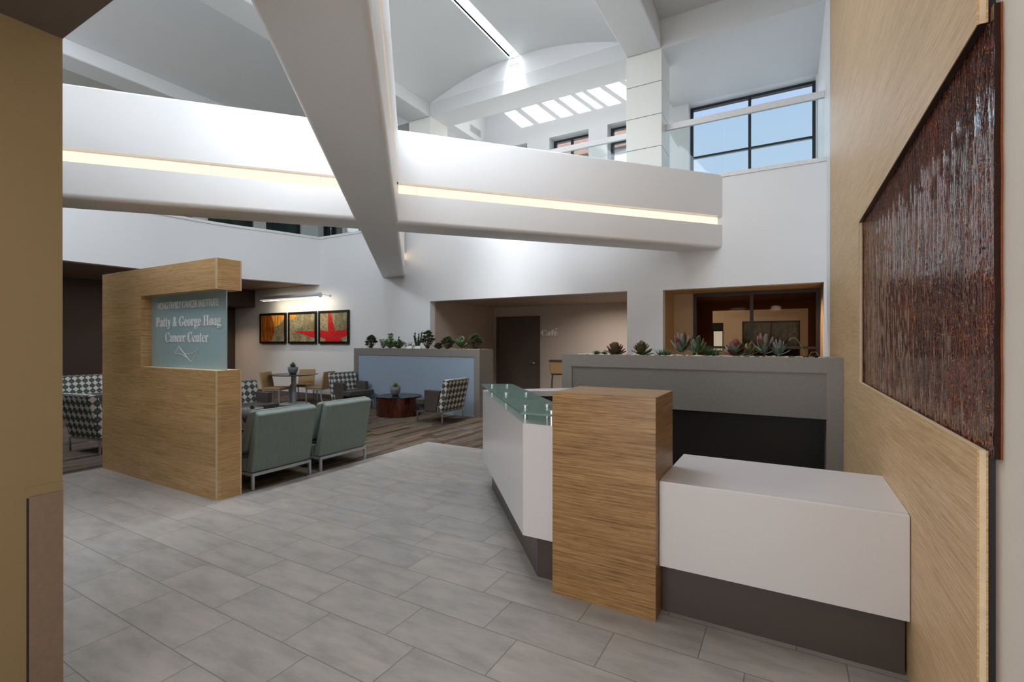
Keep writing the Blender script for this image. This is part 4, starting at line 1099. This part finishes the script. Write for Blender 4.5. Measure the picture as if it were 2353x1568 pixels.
def round_table(loc, rad, h, label):
    r = empty('coffee_table', loc); tag(r, label, 'coffee table')
    m = MB(); m.lathe([(0, 0), (rad-.015, 0), (rad-.015, h-.02), (0, h-.02)], n=72, smooth=False); m.build('drum_base', M['mahogany'], r)
    m = MB(); m.lathe([(0, h-.02), (rad-.004, h-.02), (rad, h-.012), (rad, h-.004), (rad-.004, h), (0, h)], n=72, smooth=False); m.build('tabletop', M['dark_table_wood'], r)
round_table((-6.89, 7.42, 0), .46, .39, 'round mahogany drum coffee table between two patterned armchairs')
round_table((-6.25, 3.78, 0), .45, .41, 'dark drum coffee table behind the sign wall, carrying a wide bowl')
def pot(loc, rad, h, label, bowl=False, seed=5, mats='leaf_agave', plant_h=.09):
    r = empty('plant_pot', loc); tag(r, label, 'plant pot')
    m = MB()
    pf = [(0, 0), (rad*.52, 0), (rad*.78, h*.22), (rad*.95, h*.55), (rad, h), (rad*.93, h), (rad*.9, h*.85), (0, h*.85)]
    m.lathe(pf, n=40); m.build('pot', M['concrete'], r)
    random.seed(seed); m = MB()
    for k in range(70):
        a = random.uniform(0, 6.28); q = rad*.84*math.sqrt(random.random()); s_ = random.uniform(.008, .014)
        m.stone(q*math.cos(a), q*math.sin(a), h*.9, s_, s_*.8, s_*.6, a)
    m.build('pebbles', M['pebble_stone'], r)['kind'] = 'stuff'
    return r
def spiky(loc, h, label, seed, n=26, mt='leaf_agave', wf=.13):
    r = tag(MB_leaves(h, seed, n, wf).build('succulent', M[mt]), label, 'succulent'); r.location = loc
def MB_leaves(h, seed, n, wf):
    random.seed(seed); lf = MB()
    for k in range(n):
        t_ = k/n; lf.leaf((0, 0, 0), k*2.4, .35+1.1*t_, h*(.8+.35*t_), h*wf, .006, .2, 'point', 5)
    return lf
pot((TC[0]+.01, TC[1]-.03, .709), .115, .17, 'grey concrete pot on the dining table')
spiky((TC[0]+.01, TC[1]-.03, .709+.15), .13, 'green spiky succulent in the dining table pot', 3)
pot((-6.93, 7.36, .39), .105, .185, 'grey concrete pot on the mahogany coffee table', seed=8)
spiky((-6.93, 7.36, .39+.165), .10, 'lime and dark rosette succulent in the coffee table pot', 4, 18, 'leaf_lime', .2)
pot((-6.12, 3.83, .41), .135, .21, 'wide dark concrete bowl behind the sage chairs', seed=9)
spiky((-6.12, 3.83, .41+.19), .06, 'low green succulent in the wide bowl behind the sage chairs', 6, 30)
# bar stool in the cafe
r = empty('bar_stool', (-4.62, 10.3, 0), math.radians(200)); tag(r, 'tan bar stool with dark rim standing in the cafe', 'stool')
m = MB(); m.hexa([(-.19, -.17), (.19, -.17), (.19, .17), (-.19, .17)], .74, [(-.23, -.22), (.21, -.22), (.21, .22), (-.23, .22)], 1.03)
m.build('seat_shell', M['tan_leather'], r, bevel=.02)
m = MB(); m.box(-.24, .22, -.23, .23, 1.03, 1.055); m.build('rim', M['dark_laminate'], r)
m = MB(); m.box(-.17, .17, -.15, .15, .72, .738); m.build('seat_frame', M['bronze_frame'], r)
for sx_ in (-1, 1):
    for sy_ in (-1, 1):
        m = MB(); m.bar((sx_*.15, sy_*.13, .72), (sx_*.20, sy_*.18, 0), .016); m.build('leg', M['bronze_frame'], r)
